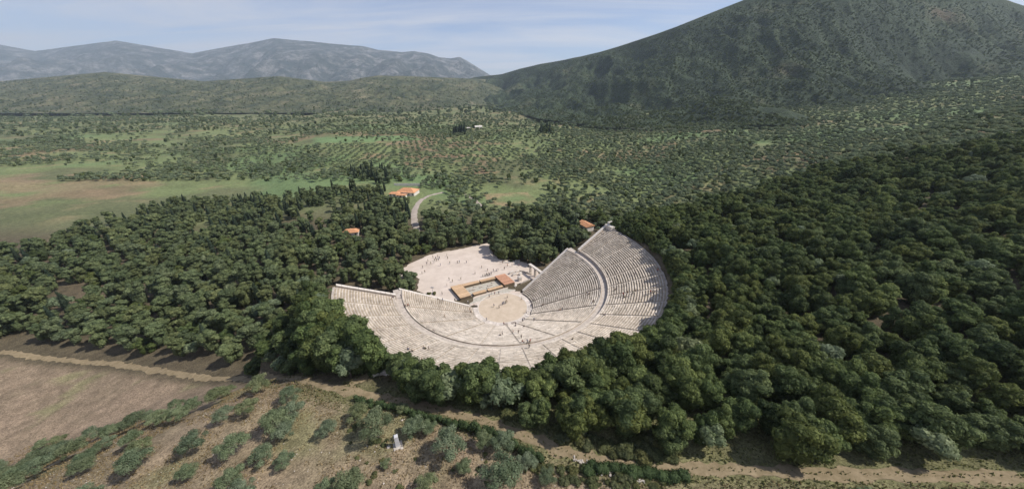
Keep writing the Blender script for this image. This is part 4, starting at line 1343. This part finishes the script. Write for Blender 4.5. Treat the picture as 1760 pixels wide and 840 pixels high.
# ------------------------------------------------------------------ foreground
FG = [  # u, v of the base, size, z stretch, label
    (652, 750, 1.42, 0.95, 'large grey olive left of the white pillar'),
    (618, 722, 0.95, 0.9, 'grey olive at the left edge below the hedge'),
    (712, 748, 1.05, 0.85, 'low leaning grey olive just right of the white pillar'),
    (774, 782, 1.38, 0.9, 'bushy grey olive in the middle of the dry slope'),
    (866, 774, 1.0, 0.9, 'dark olive against the right end of the hedge'),
    (862, 830, 1.4, 0.8, 'olive in the lower middle with a wide dark shadow'),
    (608, 838, 1.15, 0.85, 'olive cut by the bottom left corner'),
    (735, 848, 0.9, 0.8, 'small olive at the bottom edge left of centre'),
    (692, 708, 0.6, 0.8, 'small grey olive overhanging the clipped hedge'), (738, 742, 0.75, 0.8, 'grey olive between the pillar olive and the middle olive'), (832, 764, 0.8, 0.85, 'olive in front of the taller hedge'), (905, 802, 0.8, 0.8, 'olive below the lower end of the taller hedge'), (664, 800, 0.45, 0.7, 'tiny olive on the bare slope below the pillar'), (940, 826, 0.7, 0.7, 'low olive left of the rubble wall'),
    (800, 808, 0.65, 0.8, 'smallest olive below the middle olive')]
for i, (u, v, s, zs, lab) in enumerate(FG):
    q = hit(u, min(v, 835)); 
    if v > 835: q = q + np.array([0, -0.8, 0])
    plant('bigolive', q[0], q[1], s, i % 4, i * 1.3, lab, 'olives on the dry slope', zs)
# olives out to the sides of the dry slope
side = []
for x, y in jgrid(-150, 160, -100, -50, 5.6):
    z = float(gz(x, y)); u, v, d = px(np.array([x, y, z]))
    if d < 8 or (585 < u < 1180) or y > path_y(x) - 5 or u < -60 or u > 1820 or v > 900: continue
    if RNG.random() < 0.72: side.append(['bigolive', x, y, RNG.uniform(0.7, 1.2), int(RNG.integers(4)), RNG.uniform(0, 6.28), '', RNG.uniform(0.8, 1.0)])
if side: scatter('olive_slope', side, ['bigolive'], 'grey olives spread along the dry slope beside the path', 'olive grove')

# hedge along the near side of the path
def hedge(pxs, h, w, label, seed):
    pts = [hit(u, v) for u, v in pxs]; c = np.array(pts); L = []
    g = np.random.default_rng(seed)
    s = np.concatenate([[0], np.cumsum(np.linalg.norm(np.diff(c[:, :2], axis=0), axis=1))])
    base = c[0]
    for t in np.arange(0, s[-1], 0.75):
        x = np.interp(t, s, c[:, 0]) + g.normal(0, 0.2); y = np.interp(t, s, c[:, 1]) + g.normal(0, 0.2); r = w * g.uniform(0.7, 1.2)
        k = h * g.uniform(0.65, 1.2)
        L.append((x - base[0], y - base[1], float(gz(x, y)) - base[2] + k * 0.45, r, k * 0.55))
    me = crown_mesh('hedge', L, 420, 0.13, M['hedge_leaf'], seed, inner=0.15)
    tag(link('hedge', me, None, None, base), label, 'hedge')
hedge([(612, 689), (660, 699), (700, 709), (740, 722), (775, 730)], 1.5, 0.75, 'long dark clipped hedge along the near side of the dirt path', 1)
hedge([(782, 731), (815, 738), (845, 750), (880, 768), (915, 786), (938, 797)], 1.9, 0.85, 'taller dark hedge right of the clipped one, sloping down to the right', 2)
hedge([(1005, 806), (1050, 806), (1100, 812), (1150, 818), (1190, 824)], 1.1, 0.95, 'low dark scrub hedge below the right end of the path', 3)

# scrub at the feet of trees and on the slope
shr = []
def shrub_band(n, poly, s0, s1):
    k = 0; a = np.array(poly); tries = 0
    while k < n and tries < n * 30:
        tries += 1
        u = RNG.uniform(a[:, 0].min(), a[:, 0].max()); v = RNG.uniform(a[:, 1].min(), a[:, 1].max())
        if not inpoly(np.array([u]), np.array([v]), poly)[0]: continue
        q = hit(u, v)
        if in_cavea(q[0], q[1], 1.0): continue
        shr.append(['scrub', q[0], q[1], RNG.uniform(s0, s1), int(RNG.integers(4)), RNG.uniform(0, 6.28), '', RNG.uniform(0.6, 1.0)]); k += 1
shrub_band(125, [(640, 660), (700, 672), (800, 695), (900, 725), (960, 752), (1060, 788), (1161, 796), (1161, 740), (1040, 760), (900, 705), (780, 680), (690, 668)], 0.4, 1.15)
shrub_band(55, [(940, 790), (1000, 800), (1161, 830), (1161, 840), (960, 830), (880, 800)], 0.25, 0.7)
shrub_band(42, [(601, 700), (720, 735), (860, 790), (860, 838), (601, 838)], 0.15, 0.55)
shrub_band(40, [(1060, 735), (1161, 735), (1161, 792), (1060, 788)], 0.5, 0.9)
shrub_band(24, [(868, 452), (905, 440), (935, 446), (960, 436), (985, 424), (975, 412), (900, 430)], 0.5, 1.0)
sb = {}
for i, t in enumerate(shr):
    u, v, _ = px(np.array([t[1], t[2], float(gz(t[1], t[2]))]))
    if v < 500: lab, gr = 'green bush under the trees beside the stone gateway', 'bushes by the gateway'
    elif u > 1050 and v < 795: lab, gr = 'olive-green bush below the lower right oak wood', 'bushes at the lower right'
    elif t[2] > path_y(t[1]): lab, gr = 'small bush on the far verge of the dirt path', 'bushes along the far verge'
    elif u > 870: lab, gr = 'low bush by the rubble wall at bottom right', 'bushes by the rubble wall'
    else: lab, gr = 'low bush among the stones of the dry slope', 'bushes on the dry slope'
    sb.setdefault((lab, gr), []).append((u, v, t))
for (lab, gr), its in sb.items():
    for l, t in single_out(lab, its): plant('scrub', t[1], t[2], t[3], t[4], t[5], l, gr, t[7])

# dry grass tufts over the near slope (nobody could count them)
def tufts(name, n, keep, mat, hmin, hmax, label, seed, xr=(-135, 140), yr=(-99, -52)):
    g = np.random.default_rng(seed)
    x = g.uniform(*xr, n); y = g.uniform(*yr, n)
    z = gz(x, y); u, v, d = px(np.stack([x, y, z], 1))
    k = keep(x, y, u, v) & (u > -20) & (u < 1780) & (v < 860)
    x, y, z = x[k], y[k], z[k]; n = len(x)
    a = g.uniform(0, 6.28, n); h = g.uniform(hmin, hmax, n); w = h * g.uniform(0.25, 0.6, n); lean = g.normal(0, 0.35, (n, 2)) * h[:, None]
    p0 = np.stack([x - np.cos(a) * w, y - np.sin(a) * w, z - 0.03], 1); p1 = np.stack([x + np.cos(a) * w, y + np.sin(a) * w, z - 0.03], 1)
    p2 = np.stack([x + lean[:, 0], y + lean[:, 1], z + h], 1)
    V = np.stack([p0, p1, p2], 1).reshape(-1, 3); F = np.arange(len(V)).reshape(-1, 3)
    me = mesh_np(name, V, F); flt_attr(me, 'tint', np.repeat(g.random(n), 3)); me.materials.append(mat)
    tag(link(name, me), label, 'grass', kind='stuff')
pn = lambda x, y, s: fbm(x / s, y / s, 3)
tufts('dry_grass', 130000, lambda x, y, u, v: (y < path_y(x) - 1.4) & (pn(x, y, 5) > -0.16), M['grass_blade'], 0.08, 0.38, 'dry straw-coloured grass over the near slope', 1)
tufts('verge_grass', 90000, lambda x, y, u, v: ((np.abs(y - path_y(x)) > 0.95) | (np.abs(y - path_y(x)) < 0.3)) & ((y - path_y(x)) < 8.5) & ((y - path_y(x)) > -5.0) & (pn(x, y, 4) > -0.2), M['green_blade'], 0.12, 0.5, 'greenish grass on both verges of the dirt path', 2)

# scattered pale stones
def stones(name, n, keep, smin, smax, label, seed, xr=(-95, 110), yr=(-99, -62)):
    g = np.random.default_rng(seed)
    x = g.uniform(*xr, n); y = g.uniform(*yr, n); z = gz(x, y)
    u, v, d = px(np.stack([x, y, z], 1)); k = keep(x, y, u, v) & (u > -20) & (u < 1780) & (v < 860)
    x, y, z = x[k], y[k], z[k]
    base = np.array([[1, 0, 0], [-1, 0, 0], [0, 1, 0], [0, -1, 0], [0, 0, 1], [0, 0, -1], [.6, .6, .5], [-.6, .6, .5], [-.6, -.6, .5], [.6, -.6, .5]], float)
    T = np.array([[0, 6, 9], [6, 2, 7], [7, 1, 8], [8, 3, 9], [6, 4, 9], [6, 7, 4], [7, 8, 4], [8, 9, 4], [0, 2, 6], [2, 1, 7], [1, 3, 8], [3, 0, 9]])
    V, F = [], []
    for i in range(len(x)):
        s = smin + (smax - smin) * g.random() ** 3
        q = base * g.uniform(0.7, 1.3, base.shape) * np.array([s, s * g.uniform(.6, 1), s * g.uniform(.5, .9)])
        a = g.uniform(0, 6.28); q = np.stack([q[:, 0] * math.cos(a) - q[:, 1] * math.sin(a), q[:, 0] * math.sin(a) + q[:, 1] * math.cos(a), q[:, 2]], 1)
        V.append(q + np.array([x[i], y[i], z[i] + s * .15])); F.append(T + 10 * i)
    tag(link(name, mesh_np(name, np.concatenate(V), np.concatenate(F)), M['boulder']), label, 'stones', kind='stuff')
stones('field_stones', 4200, lambda x, y, u, v: (y < path_y(x) - 3) & (pn(x + 30, y, 6) > -0.05), 0.04, 0.15, 'pale loose stones strewn over the dry slope', 3)
rw = [hit(u, v) for u, v in [(985, 788), (1010, 800), (1040, 810), (1075, 820), (1110, 828)]]
wx = np.array([p[0] for p in rw]); wy = np.array([p[1] for p in rw])
# rubble wall, its stones one by one
wall = tag(empty('rubble_wall', (wx[0], wy[0], 0)), 'broken line of white rubble stones at the bottom right', 'wall')
for k in range(110):
    t = (k + random.random()) / 110; x = np.interp(t, np.linspace(0, 1, len(wx)), wx) + random.gauss(0, .3); y = np.interp(t, np.linspace(0, 1, len(wy)), wy) + random.gauss(0, .3)
    s = random.uniform(0.1, 0.27); mb = MB(); mb.box((0, 0, 0), (s * 1.7, s * 1.2, s), random.uniform(0, 3), s * 0.18, 0.75)
    mb.build('rubble_stone', M['boulder'], wall, (x - wx[0], y - wy[0], float(gz(x, y)) + s * .3))
for (u, v, s, lab) in [(1100, 736, 0.4, 'white boulder at the foot of the dark trees on the right'), (690, 770, 0.28, 'pale flat stone right of the white pillar'), (668, 768, 0.3, 'pale flat stone left of the white pillar foot'), (826, 745, 0.2, 'small pale stone on the right hedge'), (691, 722, 0.2, 'small white stone beside the hedge above the pillar'), (985, 808, 0.25, 'white stone at the start of the rubble wall'), (922, 806, 0.22, 'white stone below the end of the right hedge')]:
    q = hit(u, v); bm = bmesh.new(); bmesh.ops.create_icosphere(bm, subdivisions=2, radius=s)
    for vtx in bm.verts: vtx.co = Vector((vtx.co.x * 1.2, vtx.co.y, vtx.co.z * 0.65)) * random.uniform(0.86, 1.14)
    me = bpy.data.meshes.new('boulder'); bm.to_mesh(me); bm.free(); tag(link('boulder', me, M['boulder'], None, (q[0], q[1], q[2] + s * .25)), lab, 'boulder')

# survey pillar
q = hit(684, 766); pil = tag(empty('survey_pillar', q, 0.45), 'white square survey pillar with grey shaded face on the dry slope', 'pillar')
mb = MB(); mb.box((0, 0, 1.25), (0.72, 0.72, 2.9), 0, 0.0, 0.82); mb.build('shaft', M['whitewash'], pil)
mb = MB(); mb.box((0, 0, 2.76), (0.66, 0.66, 0.12), 0, 0.0, 0.7); mb.build('cap', M['whitewash'], pil)
mb = MB(); mb.box((0, 0, 0.06), (1.5, 1.5, 0.3), 0, 0.06); mb.build('footing', M['boulder'], pil)

# covered basin by the track
q = hit(653, 640); bas = tag(empty('water_basin', q, 0.35), 'small pale rimmed basin with a teal cover where the tracks meet', 'basin')
for (x, y, a, b2) in ((0, 0.95, 2.8, 0.25), (0, -0.95, 2.8, 0.25), (-1.28, 0, 0.25, 1.65), (1.28, 0, 0.25, 1.65)):
    mb = MB(); mb.box((x, y, 0.35), (a, b2, 1.0), 0, 0.01); mb.build('rim', M['coping'], bas)
mb = MB(); mb.box((0, 0, 0.3), (2.3, 1.64, 0.8), 0, 0.01); mb.build('cover', M['teal'], bas)
q = hit(666, 641); bm = bmesh.new(); bmesh.ops.create_icosphere(bm, subdivisions=3, radius=1.0)
for vtx in bm.verts:
    n = vtx.co.copy(); vtx.co = Vector((n.x * 1.3, n.y * 0.8, max(-0.3, n.z * 1.0 - 0.3 * n.x))) * random.uniform(0.94, 1.06)
me = bpy.data.meshes.new('boulder'); bm.to_mesh(me); bm.free(); tag(link('boulder', me, M['boulder'], None, q), 'big pale rock beside the teal covered basin', 'boulder')

# ------------------------------------------------------------------ houses
def house(p, L, W, H, rz, hip, label, name='tiled_house', nwin=3, rm='roof_tile'):
    h = tag(empty(name, (p[0], p[1], float(gz(p[0], p[1]))), rz), label, 'house')
    mb = MB(); mb.box((0, 0, H / 2 - 0.3), (L, W, H + 0.6)); mb.build('wall', M['plaster'], h)
    e = 0.5; rh = W * 0.24; k = W * 0.45 if hip else 0.0
    a = [(-L / 2 - e, -W / 2 - e, H), (L / 2 + e, -W / 2 - e, H), (L / 2 + e, W / 2 + e, H), (-L / 2 - e, W / 2 + e, H), (-L / 2 - (0 if hip else e) + k, 0, H + rh), (L / 2 + (0 if hip else e) - k, 0, H + rh)]
    mb = MB(); mb.poly(a, [(0, 1, 5, 4), (2, 3, 4, 5), (1, 2, 5), (3, 0, 4), (3, 2, 1, 0)])
    me = mb.mesh('roof'); col_attr(me, 'tint', np.ones(6)); rf = link('roof', me, M[rm], h)
    # tile courses
    n = 7
    for sgn in (-1, 1):
        for i in range(n):
            t = (i + .5) / n; y0 = sgn * (W / 2 + e) * (1 - t); z0 = H + rh * t + 0.05
            xl = L / 2 + (e if not hip else e - (k + e) * t)
            mb = MB(); mb.box((0, y0, z0), (2 * xl - 0.1, (W / 2 + e) / n * .92, 0.07)); me = mb.mesh('tile_course'); col_attr(me, 'tint', np.full(8, random.gauss(1, 0.08)))
            o = link('tile_course', me, M[rm], rf); 
            me.transform(Matrix.Translation((0, y0, z0)) @ Matrix.Rotation(-sgn * math.atan2(rh, W / 2 + e), 4, 'X') @ Matrix.Translation((0, -y0, -z0)))
    for sgn in (-1, 1):
        for i in range(nwin):
            x = -L / 2 + L * (i + .5) / nwin; mb = MB()
            if i == nwin // 2 and sgn < 0:
                mb.box((x, sgn * (W / 2 + 0.01), 1.0), (1.1, 0.08, 2.1)); mb.build('door', M['timber'], h)
            else:
                mb.box((x, sgn * (W / 2 + 0.01), 1.7), (1.0, 0.08, 1.2)); wo = mb.build('window', M['dark_opening'], h)
                mb = MB(); mb.box((x, sgn * (W / 2 + 0.06), 1.05), (1.2, 0.16, 0.1)); mb.build('sill', M['plaster'], wo)
    return h
def gp(u, v):
    q = at(u, v, 0.0)
    for _ in range(8): q = at(u, v, float(gz(q[0], q[1])) + 2.5)
    return q
house(gp(701, 329), 16, 11, 3.2, R(-8), True, 'low white house with a broad orange hipped roof beyond the left wood', nwin=5)
house(gp(679, 332), 8.5, 5, 2.6, R(-5), True, 'small orange roof just left of the broad hipped roof')
house(gp(690, 334), 7.5, 4, 2.2, R(-8), False, 'narrow orange lean-to roof in front of the broad hipped roof')
house(gp(603, 398), 9, 6, 3.0, R(15), True, 'orange roof at the left edge of the wood')
house(gp(1007, 388), 8.5, 6.0, 3.6, R(-62), False, 'small house with pale ridge and orange gable roof behind the right wing')
house(gp(822, 219), 16, 10, 4.0, R(20), False, 'far white farm building in the middle of the plain', name='farm_building', rm='plaster')
house(gp(806, 221), 8, 6, 3.5, R(-10), False, 'smaller white shed left of the far farm building', name='farm_shed', rm='plaster')
for (u, v, L, lab) in [(694, 313, 26, 'long bare grey courtyard wall behind the hipped roof')]:
    q = gp(u, v + 8); mb = MB(); w = tag(empty('courtyard_wall', (q[0], q[1] + 12, float(gz(q[0], q[1] + 12)))), lab, 'wall')
    for k in range(8):
        mb = MB(); mb.box((-L / 2 + L * (k + .5) / 8, 0, 1.2), (L / 8 - .04, 0.4, 2.6), 0, 0.02); mb.build('wall_panel', M['plaster'], w)

# lamp post with two shrubs by the left wing
q = at(744, 504, 0.0); lp = tag(empty('lamp_post', (q[0], q[1], 0)), 'thin pale post with a crossbar between two bushes by the left wing', 'post')
mb = MB(); mb.cyl((0, 0, 0), (0, 0, 3.6), 0.12, 0.09, 8); mb.build('pole', M['whitewash'], lp)
mb = MB(); mb.box((0, 0, 3.1), (1.5, 0.16, 0.45)); mb.build('crossbar', M['whitewash'], lp)
mb = MB(); mb.box((0, 0, 0.15), (0.7, 0.7, 0.3)); mb.build('base', M['coping'], lp)
for du, lab in ((-7, 'dark bush left of the thin pale post'), (4, 'dark bush right of the thin pale post')):
    q = at(744 + du, 505, 0.0); plant('scrub', q[0], q[1], 0.75, 1, du, lab, 'bushes at the post', 1.2, z=0.0)

# ------------------------------------------------------------------ people
mats_p = []
def person_mats():
    out = []
    for nm, src in (('skin', None), ('shirt', 'shirt'), ('trousers', 'trousers'), ('hair', 'hair'), ('shoe', None)):
        m, nt, b = new_mat('person_' + nm)
        if src:
            nt.links.new(attr(nt, src, 'OBJECT'), b.inputs['Base Color'])
        else: b.inputs['Base Color'].default_value = (0.42, 0.26, 0.18, 1) if nm == 'skin' else (0.04, 0.035, 0.03, 1)
        out.append(m)
    return out
PM = person_mats()
def person_mesh(pose):
    """one continuous skinned figure; z = 0 at the soles (or the seat front edge for a sitter)"""
    J = {}; E = []; Rd = {}
    def jv(n, p, r): J[n] = p; Rd[n] = r
    if pose == 'sit':
        jv('pelvis', (0, 0, 0.12), 0.15); jv('waist', (0, 0.02, 0.32), 0.13); jv('chest', (0, 0.03, 0.52), 0.15)
        ht = 0.0
    else:
        jv('pelvis', (0, 0, 0.95), 0.14); jv('waist', (0, 0, 1.12), 0.125); jv('chest', (0, 0, 1.32), 0.155)
    cz = J['chest'][2]; cy = J['chest'][1]
    jv('neck', (0, cy, cz + 0.18), 0.06); jv('jaw', (0, cy - 0.03, cz + 0.27), 0.082); jv('head', (0, cy - 0.015, cz + 0.37), 0.10); jv('top', (0, cy, cz + 0.44), 0.07); jv('nose', (0, cy - 0.14, cz + 0.325), 0.018)
    E += [('pelvis', 'waist'), ('waist', 'chest'), ('chest', 'neck'), ('neck', 'jaw'), ('jaw', 'head'), ('head', 'top'), ('head', 'nose')]
    for s, n in ((-1, 'l'), (1, 'r')):
        sw = {'stand': 0.03, 'walk': 0.17 * s, 'sit': -0.05, 'wave': 0.02}[pose]
        jv('sh' + n, (s * 0.19, cy, cz + 0.11), 0.065)
        if pose == 'sit':
            jv('el' + n, (s * 0.24, -0.06, 0.36), 0.048); jv('wr' + n, (s * 0.14, -0.30, 0.27), 0.033); hd = Vector((-s * 0.2, -0.9, -0.2))
            jv('hi' + n, (s * 0.10, -0.03, 0.11), 0.10); jv('kn' + n, (s * 0.13, -0.46, 0.13), 0.068); jv('an' + n, (s * 0.13, -0.50, -0.30), 0.045); jv('to' + n, (s * 0.14, -0.66, -0.34), 0.038)
        elif pose == 'wave' and s > 0:
            jv('el' + n, (s * 0.34, -0.12, 1.25), 0.048); jv('wr' + n, (s * 0.30, -0.25, 1.48), 0.033); hd = Vector((-0.1, -0.4, 0.9))
        if pose != 'sit':
            if not (pose == 'wave' and s > 0):
                jv('el' + n, (s * 0.25, sw * 0.8 + 0.03, 1.16), 0.048); jv('wr' + n, (s * 0.26, sw * 1.3 - 0.06, 0.93), 0.033); hd = Vector((0, -0.15, -1))
            st = {'stand': 0.0, 'walk': -0.26 * s, 'wave': 0.03 * s}[pose]
            jv('hi' + n, (s * 0.095, 0, 0.88), 0.10); jv('kn' + n, (s * 0.105, st * 0.55 - 0.03, 0.49), 0.066); jv('an' + n, (s * 0.11, st + 0.03, 0.09), 0.043); jv('to' + n, (s * 0.13, st - 0.13, 0.035), 0.036)
        E += [('chest', 'sh' + n), ('sh' + n, 'el' + n), ('el' + n, 'wr' + n), ('pelvis', 'hi' + n), ('hi' + n, 'kn' + n), ('kn' + n, 'an' + n), ('an' + n, 'to' + n)]
        w = Vector(J['wr' + n]); hd.normalize(); pm = w + hd * 0.075; jv('pa' + n, tuple(pm), 0.030); E.append(('wr' + n, 'pa' + n))
        for k, (off, ln) in enumerate(((-0.030, 0.075), (-0.010, 0.09), (0.010, 0.085), (0.030, 0.065))):
            jv('f%d%s' % (k, n), tuple(pm + hd * ln + Vector((0, off, 0)) + Vector((-s * 0.015, 0, 0))), 0.009); E.append(('pa' + n, 'f%d%s' % (k, n)))
        jv('th' + n, tuple(w + hd * 0.06 + Vector((-s * 0.02, -0.05, 0))), 0.010); E.append(('pa' + n, 'th' + n))
    names = list(J); ix = {n: i for i, n in enumerate(names)}
    me = bpy.data.meshes.new('body_skeleton'); me.from_pydata([J[n] for n in names], [(ix[a], ix[b2]) for a, b2 in E], [])
    ob = bpy.data.objects.new('body_skeleton', me); COL.objects.link(ob)
    md = ob.modifiers.new('skin', 'SKIN'); md.use_smooth_shade = True
    for i, n in enumerate(names):
        sv = me.skin_vertices[0].data[i]; r = Rd[n]; sv.radius = (r, r * (0.78 if n in ('pelvis', 'waist', 'chest') else 1.0)); sv.use_root = (n == 'pelvis')
    sd2 = ob.modifiers.new('sub', 'SUBSURF'); sd2.levels = 1
    dg = bpy.context.evaluated_depsgraph_get(); ev = ob.evaluated_get(dg)
    out = bpy.data.meshes.new_from_object(ev)
    bpy.data.objects.remove(ob); bpy.data.meshes.remove(me)
    out.materials.clear()
    for m in (PM[0], PM[1], PM[2], PM[3], PM[4]): out.materials.append(m)
    nv = np.array([J[n] for n in names])
    kind = {}
    for n in names:
        if n in ('head', 'jaw', 'nose', 'neck') or n[:2] in ('wr', 'pa', 'f0', 'f1', 'f2', 'f3', 'th', ): kind[n] = 0
        elif n == 'top': kind[n] = 3
        elif n in ('waist', 'chest') or n[:2] in ('sh', 'el'): kind[n] = 1
        elif n[:2] == 'to': kind[n] = 4
        else: kind[n] = 2
    ks = np.array([kind[n] for n in names])
    hz = J['head'][2]
    for p in out.polygons:
        c = np.array(p.center[:]); k = ks[((nv - c) ** 2).sum(1).argmin()]
        if c[2] > hz - 0.02 and c[1] > cy - 0.05 or c[2] > hz + 0.05: k = 3
        p.material_index = int(k); p.use_smooth = True
    out.name = 'person_' + pose
    return out
BODY = {k: person_mesh(k) for k in ('stand', 'walk', 'sit', 'wave')}
SHIRTS = [((0.62, 0.60, 0.57), 'white'), ((0.05, 0.07, 0.16), 'navy'), ((0.33, 0.05, 0.04), 'red'), ((0.03, 0.03, 0.03), 'black'), ((0.10, 0.17, 0.30), 'blue'), ((0.35, 0.27, 0.18), 'tan'), ((0.08, 0.13, 0.07), 'green'), ((0.20, 0.19, 0.19), 'grey'), ((0.14, 0.07, 0.04), 'brown')]
TROUS = [((0.03, 0.035, 0.05), 'dark'), ((0.06, 0.09, 0.17), 'blue'), ((0.33, 0.28, 0.20), 'beige'), ((0.10, 0.09, 0.08), 'grey')]
HAIRS = [(0.02, 0.015, 0.01), (0.08, 0.045, 0.02), (0.30, 0.22, 0.12), (0.25, 0.25, 0.25)]
def z6(X, Y): return 700 + X / 8.4, 420 + Y / 8.4
def z8(X, Y): return 690 + X / 5.6, 410 + Y / 5.6
def z5(X, Y): return 881 + X / 3, 360 + Y / 3
def z4(X, Y): return 601 + X / 4, 420 + Y / 4
PEOPLE = []
for a in [(285, 300), (340, 290), (388, 276), (225, 345), (215, 430), (255, 410), (480, 310), (572, 175), (585, 215), (615, 285), (725, 275), (752, 270), (855, 270), (1075, 345), (980, 430), (1160, 385), (1245, 392), (1285, 390), (1310, 385), (605, 520), (655, 545), (775, 515), (575, 608), (505, 725), (690, 825), (300, 250), (1090, 470), (1112, 460), (1128, 466), (1145, 452), (1160, 460), (1178, 446), (1190, 452), (1212, 440), (372, 200), (395, 240), (410, 215), (425, 245), (450, 235), (465, 210), (440, 190)]:
    PEOPLE.append((*z6(*a), 'square'))
for a in [(845, 570), (865, 540), (897, 540), (937, 535), (1018, 575), (890, 660), (940, 672), (972, 640), (985, 632), (1002, 628), (1014, 620), (1155, 590), (700, 650), (720, 655), (640, 625), (515, 605)]:
    PEOPLE.append((*z8(*a), 'sand'))
for a in [(820, 790), (660, 700), (1270, 602), (1245, 662), (1165, 800), (1100, 835), (985, 835), (1200, 720), (1240, 735), (1180, 790)]:
    PEOPLE.append((*z8(*a), 'ring'))
for a in [(1050, 190), (1065, 270), (1020, 270), (990, 300), (975, 240), (1130, 270), (1090, 200), (1040, 230), (1110, 240)]:
    PEOPLE.append((*z8(*a), 'ruins'))
for a in [(580, 455), (568, 448), (590, 440), (618, 440), (630, 432), (720, 430), (735, 425), (708, 436), (745, 325), (415, 475), (397, 437), (388, 432), (255, 522), (245, 520), (160, 495), (530, 415), (630, 340), (475, 545), (310, 670)]:
    PEOPLE.append((*z5(*a), 'right seats'))
for a in [(60, 695), (95, 700), (45, 665), (75, 690), (60, 605), (100, 500), (15, 600), (90, 690), (30, 640), (50, 680), (85, 715), (110, 575), (2, 640)]:
    PEOPLE.append((*z5(*a), 'near seats'))
for a in [(285, 378), (292, 365), (355, 370), (385, 435), (405, 418), (185, 335), (655, 505), (570, 600), (405, 720), (430, 735), (512, 712), (522, 718), (545, 728), (495, 800), (1035, 625), (1050, 622), (600, 380), (640, 392), (830, 465)]:
    PEOPLE.append((*z4(*a), 'left seats'))
WHERE = {'square': 'on the gravel square', 'sand': 'by the round sand floor', 'ring': 'at the sand floor kerb', 'ruins': 'in the stage ruins', 'right seats': 'in the right-hand seat rows', 'near seats': 'in the near seat rows', 'left seats': 'in the left-hand seat rows'}
seen = {}
for i, (u, v, where) in enumerate(PEOPLE):
    q = hit(u, v)
    seat = 'seats' in where and surf(q[0], q[1]) > 0.4
    pose = random.choice(['sit', 'sit', 'sit', 'stand', 'walk'] if seat else ['stand', 'walk', 'walk', 'stand', 'wave'])
    o = bpy.data.objects.new('person', BODY[pose]); COL.objects.link(o)
    uu, vv = to_uv(q[0], q[1]); r = math.hypot(uu, vv)
    if pose == 'sit':
        up = r > R_UP
        r0, dr, z0, dz = (R_UP, D_UP, Z_UP, H_UP) if up else (R_LO, D_LO, Z_LO, H_LO)
        k = max(0, math.floor((r - r0) / dr)); rr = r0 + k * dr + 0.28; an = math.atan2(vv, uu)
        if r >= R_WALK and r < R_UP: rr = R_WALK - 0.4; k = N_LO - 1; z0, dz = Z_LO, H_LO
        x, y = to_xy(rr * math.cos(an), rr * math.sin(an)); o.location = (x, y, z0 + (k + 1) * dz + 0.05)
        o.rotation_euler = (0, 0, math.atan2(-y, -x) + math.pi / 2 + random.gauss(0, 0.2))
    else:
        o.location = (q[0], q[1], q[2] + (0.045 if seat else (0.10 if where in ('ring',) else 0.06)))
        o.rotation_euler = (0, 0, random.uniform(0, 6.28))
    s = random.uniform(0.93, 1.06); o.scale = (s, s, s)
    (sc_, sn), (tc, tn), hc = random.choice(SHIRTS), random.choice(TROUS), random.choice(HAIRS)
    o['shirt'] = sc_; o['trousers'] = tc; o['hair'] = hc
    verb = {'sit': 'sitting', 'stand': 'standing', 'walk': 'walking', 'wave': 'waving'}[pose]
    seen.setdefault(('person in %s top and %s trousers %s %s' % (sn, tn, verb, WHERE[where]), 'people ' + WHERE[where]), []).append((u, v, o))
for (lab, gr), its in seen.items():
    for l, o in single_out(lab, its): tag(o, l, 'person', gr)

# ------------------------------------------------------------------ scrub on the hills
hs = []
def on_hill(V, n, s0, s1, kinds, cond=None):
    a, b2 = V.shape[:2]; nb = 0
    g = RNG
    i0 = (a - 1) // 5
    for _ in range(n):
        i = int(g.integers(i0, a - 1)); j = int(g.integers(0, b2 - 1)); fi, fj = g.random(), g.random()
        p = (V[i, j] * (1 - fi) + V[i + 1, j] * fi) * (1 - fj) + (V[i, j + 1] * (1 - fi) + V[i + 1, j + 1] * fi) * fj
        if p[2] < float(gz(p[0], p[1])) - 1: continue
        if fbm(p[0] / 130, p[1] / 130, 3) < -0.22: continue
        if i < i0 + 5: continue
        k = 'oak' if g.random() < kinds else 'olive'
        hs.append([k, p[0], p[1], g.uniform(s0, s1) * (0.6 if k == 'oak' else 1), int(g.integers(len(VAR[k]))), g.uniform(0, 6.28), '', g.uniform(0.6, 0.9), p[2] - 0.4])
on_hill(V_RH, 30000, 0.6, 1.25, 0.7)
on_hill(V_DH, 9000, 0.8, 1.7, 0.6)
scatter('hill_scrub', hs, ['oak', 'olive'], 'mass of dark scrub bushes covering the far hills', 'scrub')

# ------------------------------------------------------------------ the air
x0, x1, y0, y1, z0, z1 = -14500, 14500, -1700, 14500, -60, 1750
mb = MB(); mb.box(((x0 + x1) / 2, (y0 + y1) / 2, (z0 + z1) / 2), (x1 - x0, y1 - y0, z1 - z0))
m = bpy.data.materials.new('haze'); m.use_nodes = True; nt = m.node_tree; nt.nodes.clear()
out = nt.nodes.new('ShaderNodeOutputMaterial'); pv = nt.nodes.new('ShaderNodeVolumePrincipled')
pv.inputs['Color'].default_value = (0.72, 0.85, 1.0, 1); pv.inputs['Density'].default_value = 6.5e-5; pv.inputs['Anisotropy'].default_value = 0.15
nt.links.new(pv.outputs[0], out.inputs['Volume'])
tag(mb.build('haze', m), 'thin bluish air over the whole valley', 'haze', kind='stuff')
